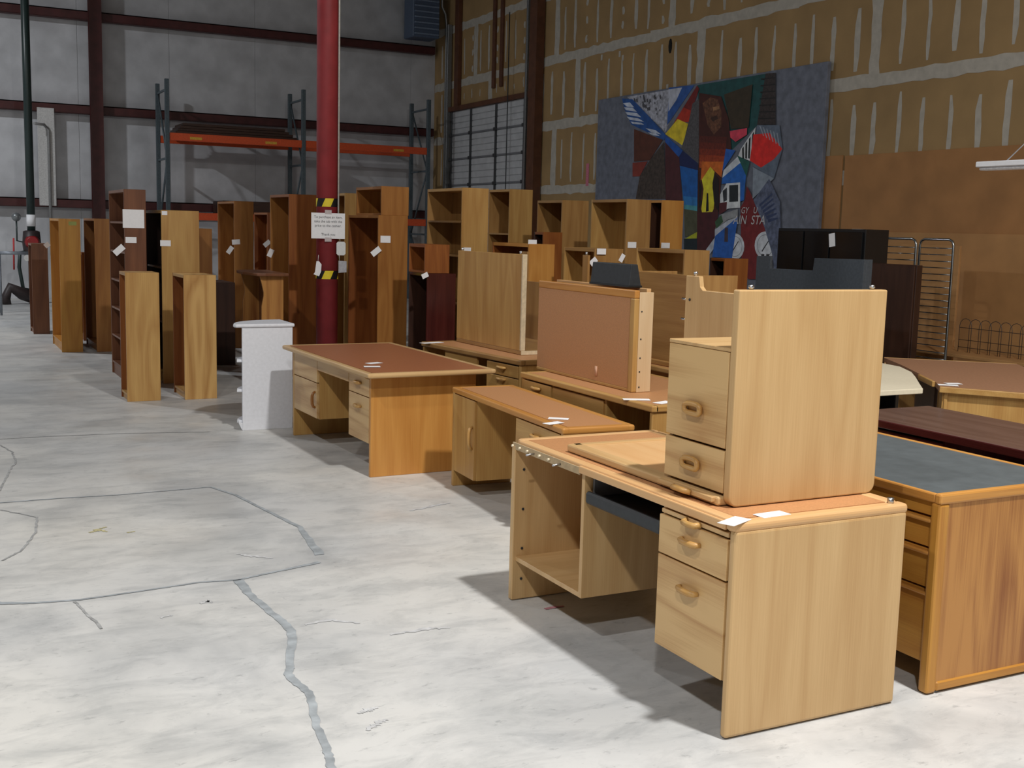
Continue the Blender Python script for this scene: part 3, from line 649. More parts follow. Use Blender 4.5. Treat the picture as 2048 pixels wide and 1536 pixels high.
# ================================================================== BOOKCASES
def bookcase(label, x0, x1, y0, y1, h, n, kind, z0=0, back=True, kick=.07, top=.03, group='oak bookcases', name='bookcase', inner=None, th=.02, front_mat=None, shelf_z=None, cat='bookcase', rz=0):
    """open front faces -x, near side panel faces -y"""
    b = thing(name, label, cat, (x0, y0, z0), rz, group)
    d, wd = x1-x0, y1-y0; mz, my, mx = wood(kind, 'z'), wood(kind, 'y'), wood(kind, 'x')
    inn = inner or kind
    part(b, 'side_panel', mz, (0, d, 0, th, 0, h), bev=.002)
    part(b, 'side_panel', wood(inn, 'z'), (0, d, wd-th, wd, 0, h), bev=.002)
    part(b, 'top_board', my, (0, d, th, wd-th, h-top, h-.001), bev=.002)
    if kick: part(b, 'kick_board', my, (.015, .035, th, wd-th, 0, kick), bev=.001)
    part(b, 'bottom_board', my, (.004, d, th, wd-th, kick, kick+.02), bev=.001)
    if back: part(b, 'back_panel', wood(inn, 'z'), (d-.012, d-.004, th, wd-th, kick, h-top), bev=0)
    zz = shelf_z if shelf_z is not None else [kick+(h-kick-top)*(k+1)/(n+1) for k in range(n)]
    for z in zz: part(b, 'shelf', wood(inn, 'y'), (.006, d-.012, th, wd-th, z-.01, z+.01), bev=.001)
    return b
def edges(cx, rx, lx, ty, y):
    a = at_y(cx, ty, y); b = at_y(rx, ty, y); c_ = at_x(lx, ty, a.x); return a.x, b.x, y, c_.y, a.z
def bk(label, cx, rx, lx, ty, y, n, kind, wmax=1.1, **k):
    x0, x1, y0, y1, h = edges(cx, rx, lx, ty, y)
    z0 = k.pop('z0', 0)
    return bookcase(label, x0, x1, y0, min(y1, y0+wmax), h-z0, n, kind, z0=z0, **k), (x0, x1, y0, min(y1, y0+wmax), h)
bk('dark reddish low cabinet beside the sprinkler riser', 62, 95, 56, 487, 17.7, 0, 'walnut', kick=.05, name='low_bookcase')
_, q90 = bk('golden oak bookcase with a green smear, nearest the sprinkler riser', 117, 160, 92, 437, 15.2, 0, 'oak_gold', kick=.1)
gs0, gs1 = at_y(137, 443, q90[2]), at_y(153, 451, q90[2])
part(_, 'green_smear', plain('green_paint', (150, 156, 84), .6, noise=.05, scale=8), (gs0.x-q90[0], gs1.x-q90[0], -.003, .001, gs1.z, gs0.z), bev=0)
bk('brown oak bookcase standing beside the golden one', 188, 224, 167, 437, 15.15, 0, 'oak_brown')
bk('short brown bookcase peeping out between the golden and brown bookcases', 163, 176, 158, 505, 16.6, 0, 'oak_red', name='low_bookcase', wmax=.6)
_, qd = bk('tall walnut bookcase with five shelves and a paper notice', 247, 291, 217, 378, 12.05, 5, 'walnut', kick=.12, inner='walnut')
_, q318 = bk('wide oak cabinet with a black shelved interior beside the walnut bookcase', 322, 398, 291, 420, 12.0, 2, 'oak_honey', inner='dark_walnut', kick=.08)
bk('smaller oak bookcase hidden behind the black lined cabinet', 398, 424, 380, 457, 13.0, 0, 'oak_brown', name='low_bookcase', wmax=.6)
_, q435 = bk('narrow tall oak bookcase standing farther back under the rack', 468, 507, 435, 402, 15.2, 0, 'oak_brown')
bk('dark walnut filler cabinet added in the shaded gap behind the small oak bookcases', 428, 470, 405, 565, 13.4, 0, 'dark_walnut', name='low_bookcase', wmax=.7)  # added dark cabinet standing in for the shaded region between the bookcases
bk('tall brown bookcase in the dark gap behind the narrow one', 535, 560, 508, 425, 16.2, 0, 'oak_red', wmax=.9)
_, q540 = bk('tall red oak bookcase beside the red pipe column', 578, 634, 540, 388, 12.2, 0, 'oak_red', inner='oak_brown')
bk('tall oak bookcase half hidden behind the red pipe column', 690, 722, 660, 386, 13.3, 0, 'oak_honey', wmax=.8, inner='oak_tan')
_, q697 = bk('tall golden oak bookcase carrying a small open box', 757, 816, 697, 430, 10.9, 0, 'oak_brown', inner='oak_red')
x0, x1, y0, y1, h = edges(763, 818, 712, 372, 10.92)
bookcase('small open oak box standing on the tall golden bookcase', x0, x1, y0, y0+.75, h-q697[4], 0, 'oak_brown', z0=q697[4], kick=.0, name='bookcase_box', cat='shelf box', group='stacked shelf boxes')
_, q855 = bk('tall oak bookcase with two shelves before the overhead door', 925, 978, 855, 375, 10.5, 2, 'oak_honey', shelf_z=[1.38, 1.72, .9, .5], inner='oak_tan')
bk('tall oak bookcase seen past the one before the overhead door', 1020, 1066, 978, 378, 12.5, 3, 'oak_honey', inner='oak_tan')
bk('wide dull oak bookcase below the mural corner', 1125, 1178, 1075, 400, 11.2, 1, 'oak_tan', inner='oak_tan')
_, q1180 = bk('light oak bookcase below the mural with an empty interior', 1255, 1303, 1183, 398, 9.8, 0, 'oak_tan', inner='oak_honey')
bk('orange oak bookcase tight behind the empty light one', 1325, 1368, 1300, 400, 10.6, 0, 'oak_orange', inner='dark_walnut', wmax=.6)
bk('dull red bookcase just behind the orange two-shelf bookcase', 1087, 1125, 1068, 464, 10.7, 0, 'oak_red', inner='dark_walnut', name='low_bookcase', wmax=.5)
# low bookcases in front
_, qs1 = bk('short pale oak bookcase standing in front of the walnut bookcase', 250, 318, 238, 545, 10.87, 0, 'oak_honey', inner='oak_red', group='short bookcases', name='low_bookcase', kick=.05)
_, qs2 = bk('short oak bookcase beside the pale one, its grain strongly figured', 367, 432, 345, 550, 10.85, 0, 'oak_honey_fig', inner='oak_red', group='short bookcases', name='low_bookcase', kick=.05)

# ---- dark cabinets beside the golden bookcase
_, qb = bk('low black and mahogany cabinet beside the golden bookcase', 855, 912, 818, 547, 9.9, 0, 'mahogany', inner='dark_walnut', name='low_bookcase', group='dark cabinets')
x0, x1, y0, y1, h = edges(822, 870, 815, 487, 10.3)
zb = qb[4]
bookcase('brown wooden box standing on the black and mahogany cabinet', x0, x1, 9.95, 10.35, h-zb, 0, 'oak_red', z0=zb, kick=0, name='bookcase_box', cat='shelf box', group='stacked shelf boxes')

# ---- boxes stacked in the middle of the room
def support(label, x0, x1, y0, y1, h, kind='oak_brown'):
    t = thing('office_desk', label, 'desk', (x0, y0, 0), 0)
    d, wd = x1-x0, y1-y0
    part(t, 'end_panel', wood(kind, 'z'), (0, d, 0, .03, 0, h-.03), bev=.002); part(t, 'end_panel', wood(kind, 'z'), (0, d, wd-.03, wd, 0, h-.03), bev=.002)
    part(t, 'top_board', wood(kind, 'y'), (-.01, d+.01, -.01, wd+.01, h-.03, h), bev=.004)
    part(t, 'front_panel', wood(kind, 'y'), (.02, .04, .03, wd-.03, .1, h-.03), bev=.001)
    return t
support('plain brown desk under the orange two-shelf bookcase', 4.95, 5.7, 9.42, 10.46, .735)
x0, x1, y0, y1, h = edges(1058, 1110, 985, 488, 9.45)
bookcase('orange oak two-shelf bookcase standing on a desk', x0, x1, y0, y1, h-.735, 0, 'oak_orange', z0=.735, kick=.0, inner='oak_red', group='bookcases raised on desks', name='low_bookcase', shelf_z=[.42, .62])
support('plain brown desk under the pair of light oak bookcases', 5.1, 6.3, 7.6, 9.35, .735, 'oak_tan')
x0, x1, y0, y1, h = edges(1190, 1247, 1128, 497, 8.55)
bookcase('light oak bookcase raised on a desk below the empty bookcase', x0, x1, y0, y1, h-.735, 0, 'oak_tan', z0=.735, kick=0, inner='oak_honey', group='bookcases raised on desks', name='low_bookcase', shelf_z=[.35])
x0, x1, y0, y1, h = edges(1370, 1420, 1273, 500, 7.7)
bookcase('wide light oak bookcase raised on a desk near the orange one', x0, x1, y0, y1, h-.735, 0, 'oak_tan', z0=.735, kick=0, inner='oak_honey', group='bookcases raised on desks', name='low_bookcase', shelf_z=[.55])
x0, x1, y0, y1, h = edges(1450, 1497, 1420, 517, 9.4)
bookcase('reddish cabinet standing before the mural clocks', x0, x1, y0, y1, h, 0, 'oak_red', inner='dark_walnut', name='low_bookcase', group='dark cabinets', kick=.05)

# ---- podium with a bowed top
Pd = thing('podium', 'red brown wooden podium with a thin overhanging top and scooped side', 'podium', (3.0, 11.3, 0))
hp = at_y(500, 552, 11.3).z
pz = wood('teak', 'z')
prism_part(Pd, 'side_panel', pz, [(0.0, 0), (.22, 0), (.22, hp), (-.02, hp), (.0, hp-.07), (.02, hp-.16), (.02, hp-.2), (.0, hp-.3), (-.005, .3)], 'y', 0, .025, bev=.003)
prism_part(Pd, 'side_panel', pz, [(0.0, 0), (.22, 0), (.22, hp), (-.02, hp), (.0, hp-.07), (.02, hp-.16), (.02, hp-.2), (.0, hp-.3), (-.005, .3)], 'y', .75, .775, bev=.003)
part(Pd, 'back_panel', wood('walnut', 'z'), (.17, .19, .025, .75, .05, hp), bev=.001)
prism_part(Pd, 'top_board', wood('walnut', 'y'), [(-.06, -.05), (.02, -.07), (.26, -.06), (.27, .82), (.0, .83), (-.08, .7), (-.1, .35)], 'z', hp, hp+.03, bev=.006)
part(Pd, 'shelf', wood('walnut', 'y'), (.01, .17, .025, .75, .55, .57), bev=.001)

# ---- white quarter-round shelf
Wt = thing('corner_shelf', 'white painted corner shelf with rounded shelf noses', 'shelf', (2.25, 9.07, 0))
wm = plain('white_paint', (222, 224, 230), .5, noise=.02)
hW = .83
part(Wt, 'side_panel', wm, (0, .41, 0, .02, 0, hW), bev=.002)
part(Wt, 'rear_panel', wm, (.39, .41, .02, .40, 0, hW), bev=.002)
def quarter(r, ox=0.0): return [(.41+ox, .0), (.41+ox, r)]+[(.41+ox-(r+.03)*math.sin(a), r*math.cos(a)) for a in [math.pi/2*k/10 for k in range(1, 11)]]
for z, r in ((.06, .40), (.31, .40), (.55, .40)):
    prism_part(Wt, 'shelf', wm, [(.39, .02), (.39, .38)]+[(.39-(.425)*math.sin(a), .38*math.cos(a)) for a in [math.pi/2*k/10 for k in range(1, 10)]]+[(-.04, .02)], 'z', z, z+.022, bev=.006)
prism_part(Wt, 'top_board', wm, [(.425, -.012), (.425, .41)]+[(.41-(.47)*math.sin(a), .41*math.cos(a)) for a in [math.pi/2*k/10 for k in range(1, 10)]]+[(-.065, .03), (-.05, -.012)], 'z', hW, hW+.028, bev=.009)
prism_part(Wt, 'foot_bracket', wm, [(0, 0), (0, .06), (-.035, .085), (-.03, .06), (-.012, .02)], 'y', .002, .018, bev=.002)

# ================================================================== RED PIPE COLUMN
Cx, Cy = 3.75, 11.4
c0, c1 = at_y(634, 300, Cy).x, at_y(676, 300, Cy).x
Cx = (c0+c1)/2; rC = (c1-c0)/2
Cn = thing('pipe_column', 'round red steel pipe column with black and yellow tape bands', 'column', (Cx, Cy, 0))
cm = plain('brick_red_paint', (150, 52, 56), .45, noise=.07, scale=7)
tube_part(Cn, 'pipe', cm, [(0, 0, .02), (0, 0, ZC-.01)], rC, 32)
part(Cn, 'base_plate', cm, (-.2, .2, -.2, .2, 0, .02), bev=.003)
YEL, TBK = plain('yellow_tape', (232, 208, 44), .5, noise=.02), plain('black_tape', (24, 24, 26), .5)
for pz_ in (405, 550):
    zc_ = at_y(655, pz_, Cy-rC).z; hh = .042
    bm = bmesh.new(); n = 48; R_ = rC+.0015
    rows = [[bm.verts.new((R_*math.cos(2*math.pi*k/n), R_*math.sin(2*math.pi*k/n), zc_+s*hh)) for k in range(n)] for s in (-1, 1)]
    for k in range(n): bm.faces.new((rows[0][k], rows[0][(k+1) % n], rows[1][(k+1) % n], rows[1][k]))
    tp = link('tape_band', bm, TBK, Cn)
    for j in range(4):                                       # slanted yellow blocks wrapped round the band
        bm = bmesh.new(); R2 = rC+.0035; a0 = math.radians(-137+90*j)
        rows = [[bm.verts.new((R2*math.cos(a0+.34*q/6+t*.8/8), R2*math.sin(a0+.34*q/6+t*.8/8), zc_-hh+2*hh*q/6)) for t in range(9)] for q in range(7)]
        for q in range(6):
            for t in range(8): bm.faces.new((rows[q][t], rows[q][t+1], rows[q+1][t+1], rows[q+1][t]))
        link('yellow_stripe', bm, YEL, tp)
# sign, cable and paper tabs hung on the column
sg0, sg1 = at_y(623, 425, Cy-rC-.02), at_y(690, 478, Cy-rC-.02)
sg = thing('paper_sign', 'white printed notice taped to the red pipe column', 'sign', ((sg0.x+sg1.x)/2, Cy-rC-.014, (sg0.z+sg1.z)/2))
sw, sh = abs(sg1.x-sg0.x)/2, abs(sg0.z-sg1.z)/2
part(sg, 'sheet', WHITE(), (-sw, sw, -.001, .001, -sh, sh), bev=0)
part(sg, 'tape', plain('clear_tape', (200, 190, 190), .4), (-.035, .035, -.002, .0012, sh-.012, sh+.03), (-.035, .035, -.002, .0012, -sh-.03, -sh+.012), bev=0)
mw = Matrix(((1, 0, 0, 0), (0, 0, -1, -.0025), (0, 1, 0, .0), (0, 0, 0, 1)))
text_mesh('lettering', 'To purchase an item,\ntake the tab with the\nprice to the cashier.\n\nThank you', sh*.27, plain('ink', (70, 72, 78), .7), sg, mw, spacing=1.25)
cb = at_y(678, 200, Cy-rC)
bm = bmesh.new(); add_tube(bm, [(cb.x, Cy-rC, sg0.z-.02), (cb.x, Cy-rC, ZC-.01)], .009, 6)
tag(link('hanging_cable', bm, plain('white_cable', (214, 214, 206), .5)), 'thin white cable running down the red pipe column', 'cable')
def tab(label, px, py, poly, mat, strings):
    p = at_y(px, py, Cy-rC-.012); k = at_y(px+1, py, Cy-rC).x-at_y(px, py, Cy-rC).x
    t = thing('paper_tab', label, 'paper tag', p, 0, 'paper tabs on the column')
    prism_part(t, 'card', mat, [(u*k, -v*k) for u, v in poly], 'y', -.001, .001)
    for a, b in strings: tube_part(t, 'string', plain('white_cable', (214, 214, 206), .5), [(a[0]*k, 0, -a[1]*k), (b[0]*k, 0, -b[1]*k)], .003, 5)
tab('white bottle shaped paper tab hanging on the red pipe column', 635, 537, [(-2, -14), (3, -14), (8, -8), (7, 6), (3, 15), (-8, 11), (-5, 7), (-3, -8)], WHITE(), [((1, -14), (2, -26))])
tab('pale rounded paper tab on the red pipe column', 682, 497, [(-6, -13), (6, -13), (9, -10), (9, 10), (6, 13), (-6, 13), (-9, 10), (-9, -10)], plain('pale_card', (226, 228, 226), .7, noise=.02), [((-2, -13), (-3, -22))])
tab('grey printed paper tab hanging under the pale one on the red pipe column', 685, 533, [(-8, -11), (8, -10), (8, 11), (-8, 12)], plain('grey_card', (178, 178, 182), .7), [((-6, -11), (-7, -24))])

# ================================================================== PRICE TAGS ON THE BOOKCASES
def side_tag(px, py, y, wpx, hpx, ang, lab, name='price_tag', group='price tags'):
    p = at_y(px, py, y-.003); s = at_y(px+1, py, y).x-at_y(px, py, y).x
    card(lab, p, wpx*s, hpx*s, '-y', ang, group, name=name)
side_tag(262, 480, qd[2], 22, 12, 0, 'level white price tag on the walnut bookcase side')
side_tag(238, 500, qd[2]-.02, 24, 13, 42, 'slanting white price tag dangling from the front of the walnut bookcase')
side_tag(267, 437.5, qd[2], 43, 38, 0, 'large folded white paper notice taped to the walnut bookcase', 'paper_notice', 'paper notices')
side_tag(329, 426, q318[2], 11, 8, 0, 'tiny white sticker at the top of the black lined cabinet')
side_tag(331, 486.5, q318[2], 21, 12, 0, 'white price tag on the side of the black lined cabinet')
side_tag(472, 484, q435[2], 16, 10, 4, 'level white price tag on the narrow bookcase farther back')
side_tag(460, 500, q435[2]-.02, 16, 9, 55, 'slanting white price tag on the front of the narrow bookcase farther back')
side_tag(534, 487, 16.19, 15, 9, 40, 'slanting white price tag hanging in the dark gap beside the red oak bookcase')
side_tag(541, 506, q540[3]-.02, 10, 16, -25, 'upright white price tag at the front of the red oak bookcase')
side_tag(771, 478.5, q697[2], 20, 13, 0, 'level white price tag on the golden oak bookcase side')
side_tag(752, 503, q697[2]-.02, 20, 11, 38, 'slanting white price tag dangling from the golden oak bookcase front')
side_tag(94, 490, q90[3]-.05, 11, 10, 40, 'small white price tag on the front of the golden bookcase nearest the riser')
side_tag(933, 500, q855[2]-.02, 18, 9, 0, 'white price tag on the tall bookcase before the overhead door')
side_tag(850, 551, qb[2]-.02, 13, 9, 25, 'white price tag on the low black and mahogany cabinet')
side_tag(1065, 484, 9.46, 17, 8, 0, 'white price tag above the orange two-shelf bookcase')
side_tag(1203, 503, 8.54, 18, 10, 0, 'level white price tag on the raised light oak bookcase below the empty bookcase')
side_tag(1187, 523, 8.52, 15, 10, 40, 'slanting white price tag on the raised light oak bookcase below the empty bookcase')
side_tag(1244, 516, 8.55, 14, 8, 60, 'slanting white price tag dangling between the two raised light oak bookcases')
side_tag(1264, 490, q1180[2], 17, 10, 0, 'white price tag on the side of the empty bookcase below the mural')
side_tag(1331, 491, 10.58, 17, 9, 0, 'white price tag on the orange oak bookcase below the mural')
def lay(px, py, z, wd, ht, ang, lab): card(lab, at_z(px, py, z), wd, ht, 'up', ang)
lay(748, 726, hE+.001, .11, .06, 20, 'rear white price tag of the pair on the orange oak desk')
lay(744, 733, hE+.0025, .11, .06, -15, 'front white price tag of the pair on the orange oak desk')
lay(1117, 837, hK+.001, .11, .055, -35, 'rear white price tag of the pair on the long low credenza')
lay(1107, 846, hK+.0025, .11, .055, 15, 'front white price tag of the pair on the long low credenza')

# ================================================================== PALLET RACK AT THE BACK WALL
GR = plain('grey_green_steel', (78, 90, 96), .45, noise=.08)
OR = plain('orange_steel', (214, 84, 40), .45, noise=.05)
rk = thing('pallet_rack', 'tall pallet rack with grey frames and orange beams along the back wall', 'rack', (0, 0, 0))
fx = [at_y(333, 160, 24.0).x, at_y(607, 178, 24.0).x, at_y(858, 192, 24.0).x]
for x in fx:
    fr_ = part(rk, 'upright_frame', GR, (x-.04, x+.04, 23.96, 24.04, 0, 4.45), (x-.04, x+.04, 24.96, 25.04, 0, 4.45), bev=.004)
    for z in (.3, 1.5, 2.9, 4.25): part(fr_, 'cross_brace', GR, (x-.015, x+.015, 24.04, 24.96, z-.02, z+.02), bev=0)
    for z0, z1 in ((.3, 1.5), (2.9, 1.5), (2.9, 4.25)):
        tube_part(fr_, 'diagonal_brace', GR, [(x, 24.04, z0), (x, 24.96, z1)], .02, 6)
for x0, x1 in zip(fx, fx[1:]):
    for z in (3.33, 1.76):
        for y in (24.0, 25.0):
            b = part(rk, 'beam', OR, (x0+.04, x1-.04, y-.03, y+.03, z-.075, z+.075), bev=.005)
            if y < 24.5 and z > 2:
                for t in (.2, .75): part(b, 'yellow_label', plain('yellow_label', (220, 170, 60), .6), (x0+(x1-x0)*t-.12, x0+(x1-x0)*t+.12, y-.034, y-.031, z-.04, z+.01), bev=0)
x0, x1 = at_y(347, 262, 24.3).x, at_y(592, 262, 24.3).x-.05
for k in range(4):
    tag(part(None, 'timber_board', wood('dark_walnut', 'x'), (x0+.05*k, x1-.08*k, 24.05+.02*k, 24.94, 3.405+k*.055, 3.405+k*.055+.05), bev=.003),
        ['lowest', 'second lowest', 'second highest', 'topmost'][k]+' dark timber board in the pile on the rack', 'board', 'timber boards on the rack')
x0, x1 = at_y(440, 405, 24.3).x, at_y(530, 405, 24.3).x
tag(part(None, 'dark_crate', wood('dark_walnut', 'x'), (x0, x1+.4, 24.06, 24.95, 1.836, 2.1), bev=.01), 'low dark crate on the lower orange rack beams', 'crate')

# ================================================================== SPRINKLER RISER, STAND, LEFT CORNER
rp = thing('sprinkler_riser', 'dark green sprinkler riser pipe with a white collar and red valve', 'pipe', (at_y(55, 200, 24).x, 24, 0))
gm = plain('dark_green_pipe', (38, 52, 50), .35)
tube_part(rp, 'pipe', gm, [(0, 0, 0), (0, 0, ZC-.01)], .075, 20)
zc_ = at_y(68, 440, 24).z
tube_part(rp, 'white_collar', WHITE(), [(0, 0, zc_-.12), (0, 0, zc_+.1)], .082, 20)
tube_part(rp, 'valve_body', plain('valve_black', (50, 40, 40), .5), [(0, 0, zc_-.75), (0, 0, zc_-.62), (0, 0, zc_-.45), (0, 0, zc_-.22), (0, 0, zc_-.2)], [.12, .15, .17, .15, .1], 16)
tube_part(rp, 'valve_cover', plain('valve_red', (150, 34, 36), .4), [(0, -.19, zc_-.42), (0, -.12, zc_-.42)], [.1, .14], 16)
tube_part(rp, 'trim_pipe', gm, [(-.05, -.05, zc_-.6), (-.22, -.06, zc_-.62), (-.24, -.06, zc_-.9), (-.18, -.05, .3), (0, 0, .25)], .035, 8)
tube_part(rp, 'alarm_stem', gm, [(-.05, 0, zc_-.45), (-.26, 0, zc_-.4), (-.26, 0, zc_+.02)], .016, 8)
bm = bmesh.new(); bmesh.ops.create_uvsphere(bm, u_segments=16, v_segments=10, radius=.085); [setattr(f, 'smooth', True) for f in bm.faces]
gl = link('gauge_dome', bm, plain('gauge_grey', (130, 134, 136), .35, metal=.5), rp); gl.location = (-.26, 0, zc_+.05)
tube_part(rp, 'gauge', plain('gauge_white', (220, 220, 216), .4), [(-.1, -.12, zc_-.72), (-.1, -.16, zc_-.72)], .06, 14)
tube_part(rp, 'red_tag', plain('red_ribbon', (190, 60, 60), .6), [(-.32, -.02, zc_-.35), (-.33, -.02, zc_-.95)], .018, 6)
tube_part(rp, 'elbow', plain('valve_black', (50, 40, 40), .5), [(0, 0, .12), (-.2, -.1, .2), (-.42, -.12, .32), (-.5, -.12, .12), (-.5, -.12, 0)], [.12, .12, .1, .09, .1], 10)
st = thing('metal_stand', 'open grey tubular metal stand on the floor by the riser', 'stand', (1.18, 21.2, 0))
sm = plain('grey_tube', (128, 134, 142), .4, metal=.3)
hs = at_y(30, 507, 21.2).z
for x in (0, .52):
    for y in (0, .6): tube_part(st, 'leg', sm, [(x, y, 0), (x, y, hs)], .02, 8)
tube_part(st, 'top_rail', sm, [(0, 0, hs), (.52, 0, hs)], .02, 8); tube_part(st, 'top_rail', sm, [(0, .6, hs), (.52, .6, hs)], .02, 8)
tube_part(st, 'side_rail', sm, [(0, 0, hs), (0, .6, hs)], .02, 8); tube_part(st, 'side_rail', sm, [(.52, 0, hs), (.52, .6, hs)], .02, 8)
bm = bmesh.new(); add_tube(bm, [(2.38, YB-.26, .9), (2.38, YB-.26, 3.4), (2.3, YB-.3, 3.5), (2.1, YB-.5, 3.5)], .03, 8)
tag(link('drain_pipe', bm, plain('grey_pipe', (150, 150, 150), .4)), 'thin grey pipe hung on the white batten of the back wall', 'pipe')

# ================================================================== RIGHT-HAND CORNER
# dark red table with a polished top
Mh = thing('mahogany_desk', 'polished dark red mahogany desk behind the slate topped desk', 'desk', (4.29, 2.95, 0))
mz_, my_ = wood('mahogany', 'z'), wood('mahogany', 'y')
part(Mh, 'top_board', wood('mahogany_top', 'y'), (0, .63, 0, 1.58, .715, .75), bev=.004)  # greyer wood colour imitates the reflection on the polished top
part(Mh, 'edge_band', my_, (-.012, .001, -.002, 1.582, .71, .748), bev=.004, seg=2)
part(Mh, 'end_panel', mz_, (.02, .60, .02, .05, 0, .715), bev=.004); part(Mh, 'end_panel', mz_, (.02, .60, 1.52, 1.55, 0, .715), bev=.004)
part(Mh, 'back_panel', mz_, (.56, .58, .05, 1.52, .2, .715), bev=.001)
pedestal(Mh, .0, .55, .9, 1.52, .2, .715, 'mahogany')
for a, b in ((.56, .70), (.21, .555)): drawer(Mh, .01, .905, 1.515, a, b, my_, hk='mahogany')
# cream rounded work surface
Cr = thing('cream_worktop', 'cream laminate worktop with a rounded corner on black panel legs', 'desk', (5.08, 5.07, 0), 0)
prism_part(Cr, 'top_board', plain('cream_laminate', (240, 230, 204), .4, noise=.02), [(0, 0), (.37, 0), (.55, .2), (.78, .45), (.98, .68), (1.15, .95), (1.2, 1.25), (0, 1.25)], 'z', .72, .752, bev=.004)
for x in (.03, .3): part(Cr, 'leg_panel', BLACK(), (x, x+.03, .15, 1.1, 0, .72), bev=.003)
part(Cr, 'modesty_panel', BLACK(), (.06, .3, .6, .62, .1, .72), bev=.002)
# angled brown desk with oak front
a = at_z(1880, 773, .75)
Bd = thing('corner_desk', 'angled desk with brown laminate top and honey oak front panel', 'desk', (a.x, a.y, 0), 0)
bp_ = [at_z(*p, .75)-Vector((a.x, a.y, 0)) for p in ((1768, 715), (2035, 728), (2125, 768), (2125, 792), (1880, 773), (1871, 763), (1842, 749), (1806, 731))]
prism_part(Bd, 'top_surface', plain('dull_brown_laminate', (158, 116, 88), .5, noise=.05, scale=60), [(p.x, p.y) for p in bp_], 'z', .716, .749)
def strip(name, mat, p, q, z0, z1, t, off=0, bev=.004):
    d = (q-p); d.z = 0; n = Vector((d.y, -d.x, 0)).normalized()*(-1); d.normalize()
    if n.dot(Vector((-.7, -.7, 0))) < 0: n = -n
    A, B = p+n*off, q+n*off
    prism_part(Bd, name, mat, [(A.x, A.y), (B.x, B.y), (B.x+n.x*t, B.y+n.y*t), (A.x+n.x*t, A.y+n.y*t)], 'z', z0, z1, bev=bev)
hb = wood('oak_honey', 'z')
strip('edge_band', wood('oak_honey', 'x'), bp_[4], bp_[3], .714, .751, .02)
strip('edge_band', wood('oak_honey', 'x'), bp_[6], bp_[5], .714, .751, .02)
strip('edge_band', wood('oak_honey', 'x'), bp_[0], bp_[1], .714, .751, -.02)
strip('front_panel', hb, bp_[4].lerp(bp_[3], .02), bp_[3], 0, .716, .022, -.04)
strip('wing_panel', wood('dark_walnut', 'z'), bp_[7], bp_[6], 0, .716, .022, -.12)
strip('rear_panel', hb, bp_[0], bp_[1], 0, .716, .022, .04)
strip('end_panel', hb, bp_[5], bp_[4], 0, .716, .022, -.05)
lay(1896, 770, .7515, .12, .06, -40, 'front white price tag on the angled brown desk'); lay(1906, 767, .7527, .1, .06, -20, 'rear white price tag on the angled brown desk')
# black cabinet with a cut-out and slate grey panel before it
kx = 8.6
ya_, yb_ = at_x(1553, 480, kx).y, at_x(1728, 480, kx).y
zt = at_x(1560, 456, kx).z
Bk = thing('black_cabinet', 'big black laminate cabinet lying below the mural end', 'cabinet', (kx, yb_, 0))
wk = ya_-yb_
part(Bk, 'body', BLACK(), (.02, .34, 0, wk, 0, zt), bev=.004)
for i, (q0, q1) in enumerate(((0.02, .36), (.38, .66), (.68, .98))):
    d_ = part(Bk, 'door', plain('black_gloss', (20, 21, 23), .2), (0, .02, wk*q0, wk*q1, .1, zt-.03), bev=.003)
    tube_part(d_, 'handle', plain('dark_bronze', (60, 40, 30), .4), [(-.0, wk*q0+.05, .9), (-.02, wk*q0+.05, .92), (-.02, wk*q0+.05, 1.02), (0, wk*q0+.05, 1.04)], .006, 6)
q = at_x(1664, 480, kx-.006); card('torn white sticker on the black cabinet', q, .09, .14, '-x', 8)
q = at_x(1702, 455, kx+.1); card('small white price tag on top of the black cabinet', Vector((kx+.12, at_x(1702, 455, kx).y, zt+.001)), .12, .1, 'up', 10)
gx = 7.2
g0, g1 = at_x(1512, 540, gx).y, at_x(1727, 540, gx).y
def gz(px, py): return at_x(px, py, gx).z
GP = thing('slate_desk_panel', 'slate grey upturned desk with a stepped top edge before the black cabinet', 'desk', (gx, g1, 0))
wg = g0-g1
yy = lambda px: at_x(px, 530, gx).y-g1
prism_part(GP, 'back_panel', plain('slate_grey_panel', (72, 80, 88), .5, noise=.06), [(0, 0), (wg, 0), (wg, gz(1515, 512)), (yy(1540), gz(1540, 512)), (yy(1540), gz(1545, 537)), (yy(1626), gz(1626, 541)), (yy(1628), gz(1628, 516)), (0, gz(1725, 519))], 'x', 0, .03, bev=.002)
part(GP, 'end_panel', plain('slate_grey_panel', (72, 80, 88), .5), (.03, .1, 0, .03, 0, gz(1725, 519)), bev=.002)
part(GP, 'end_panel', plain('slate_grey_panel', (72, 80, 88), .5), (.03, .1, wg-.03, wg, 0, gz(1515, 512)), bev=.002)
for px in (1522, 1532): tube_part(GP, 'glide', DARKM(), [(.015, yy(px), gz(px, 512)-.002), (.015, yy(px), gz(px, 512)+.02)], .014, 8)
# dark brown panel cabinet by the wire rack
cx_ = 8.62
b0, b1 = yb_-.012, at_x(1826, 600, 8.62).y
DB = thing('brown_cabinet', 'shallow dark brown cabinet beside the chrome wire rack', 'cabinet', (cx_, b1, 0))
part(DB, 'body', wood('dark_walnut', 'z'), (.02, .1, 0, b0-b1, .05, at_x(1780, 528, cx_).z), bev=.004)
part(DB, 'door', wood('dark_walnut', 'z'), (0, .02, .01, (b0-b1)-.01, .12, at_x(1780, 528, cx_).z-.01), bev=.003)
part(DB, 'kick_board', BLACK(), (.03, .09, .02, b0-b1-.02, 0, .05), bev=0)
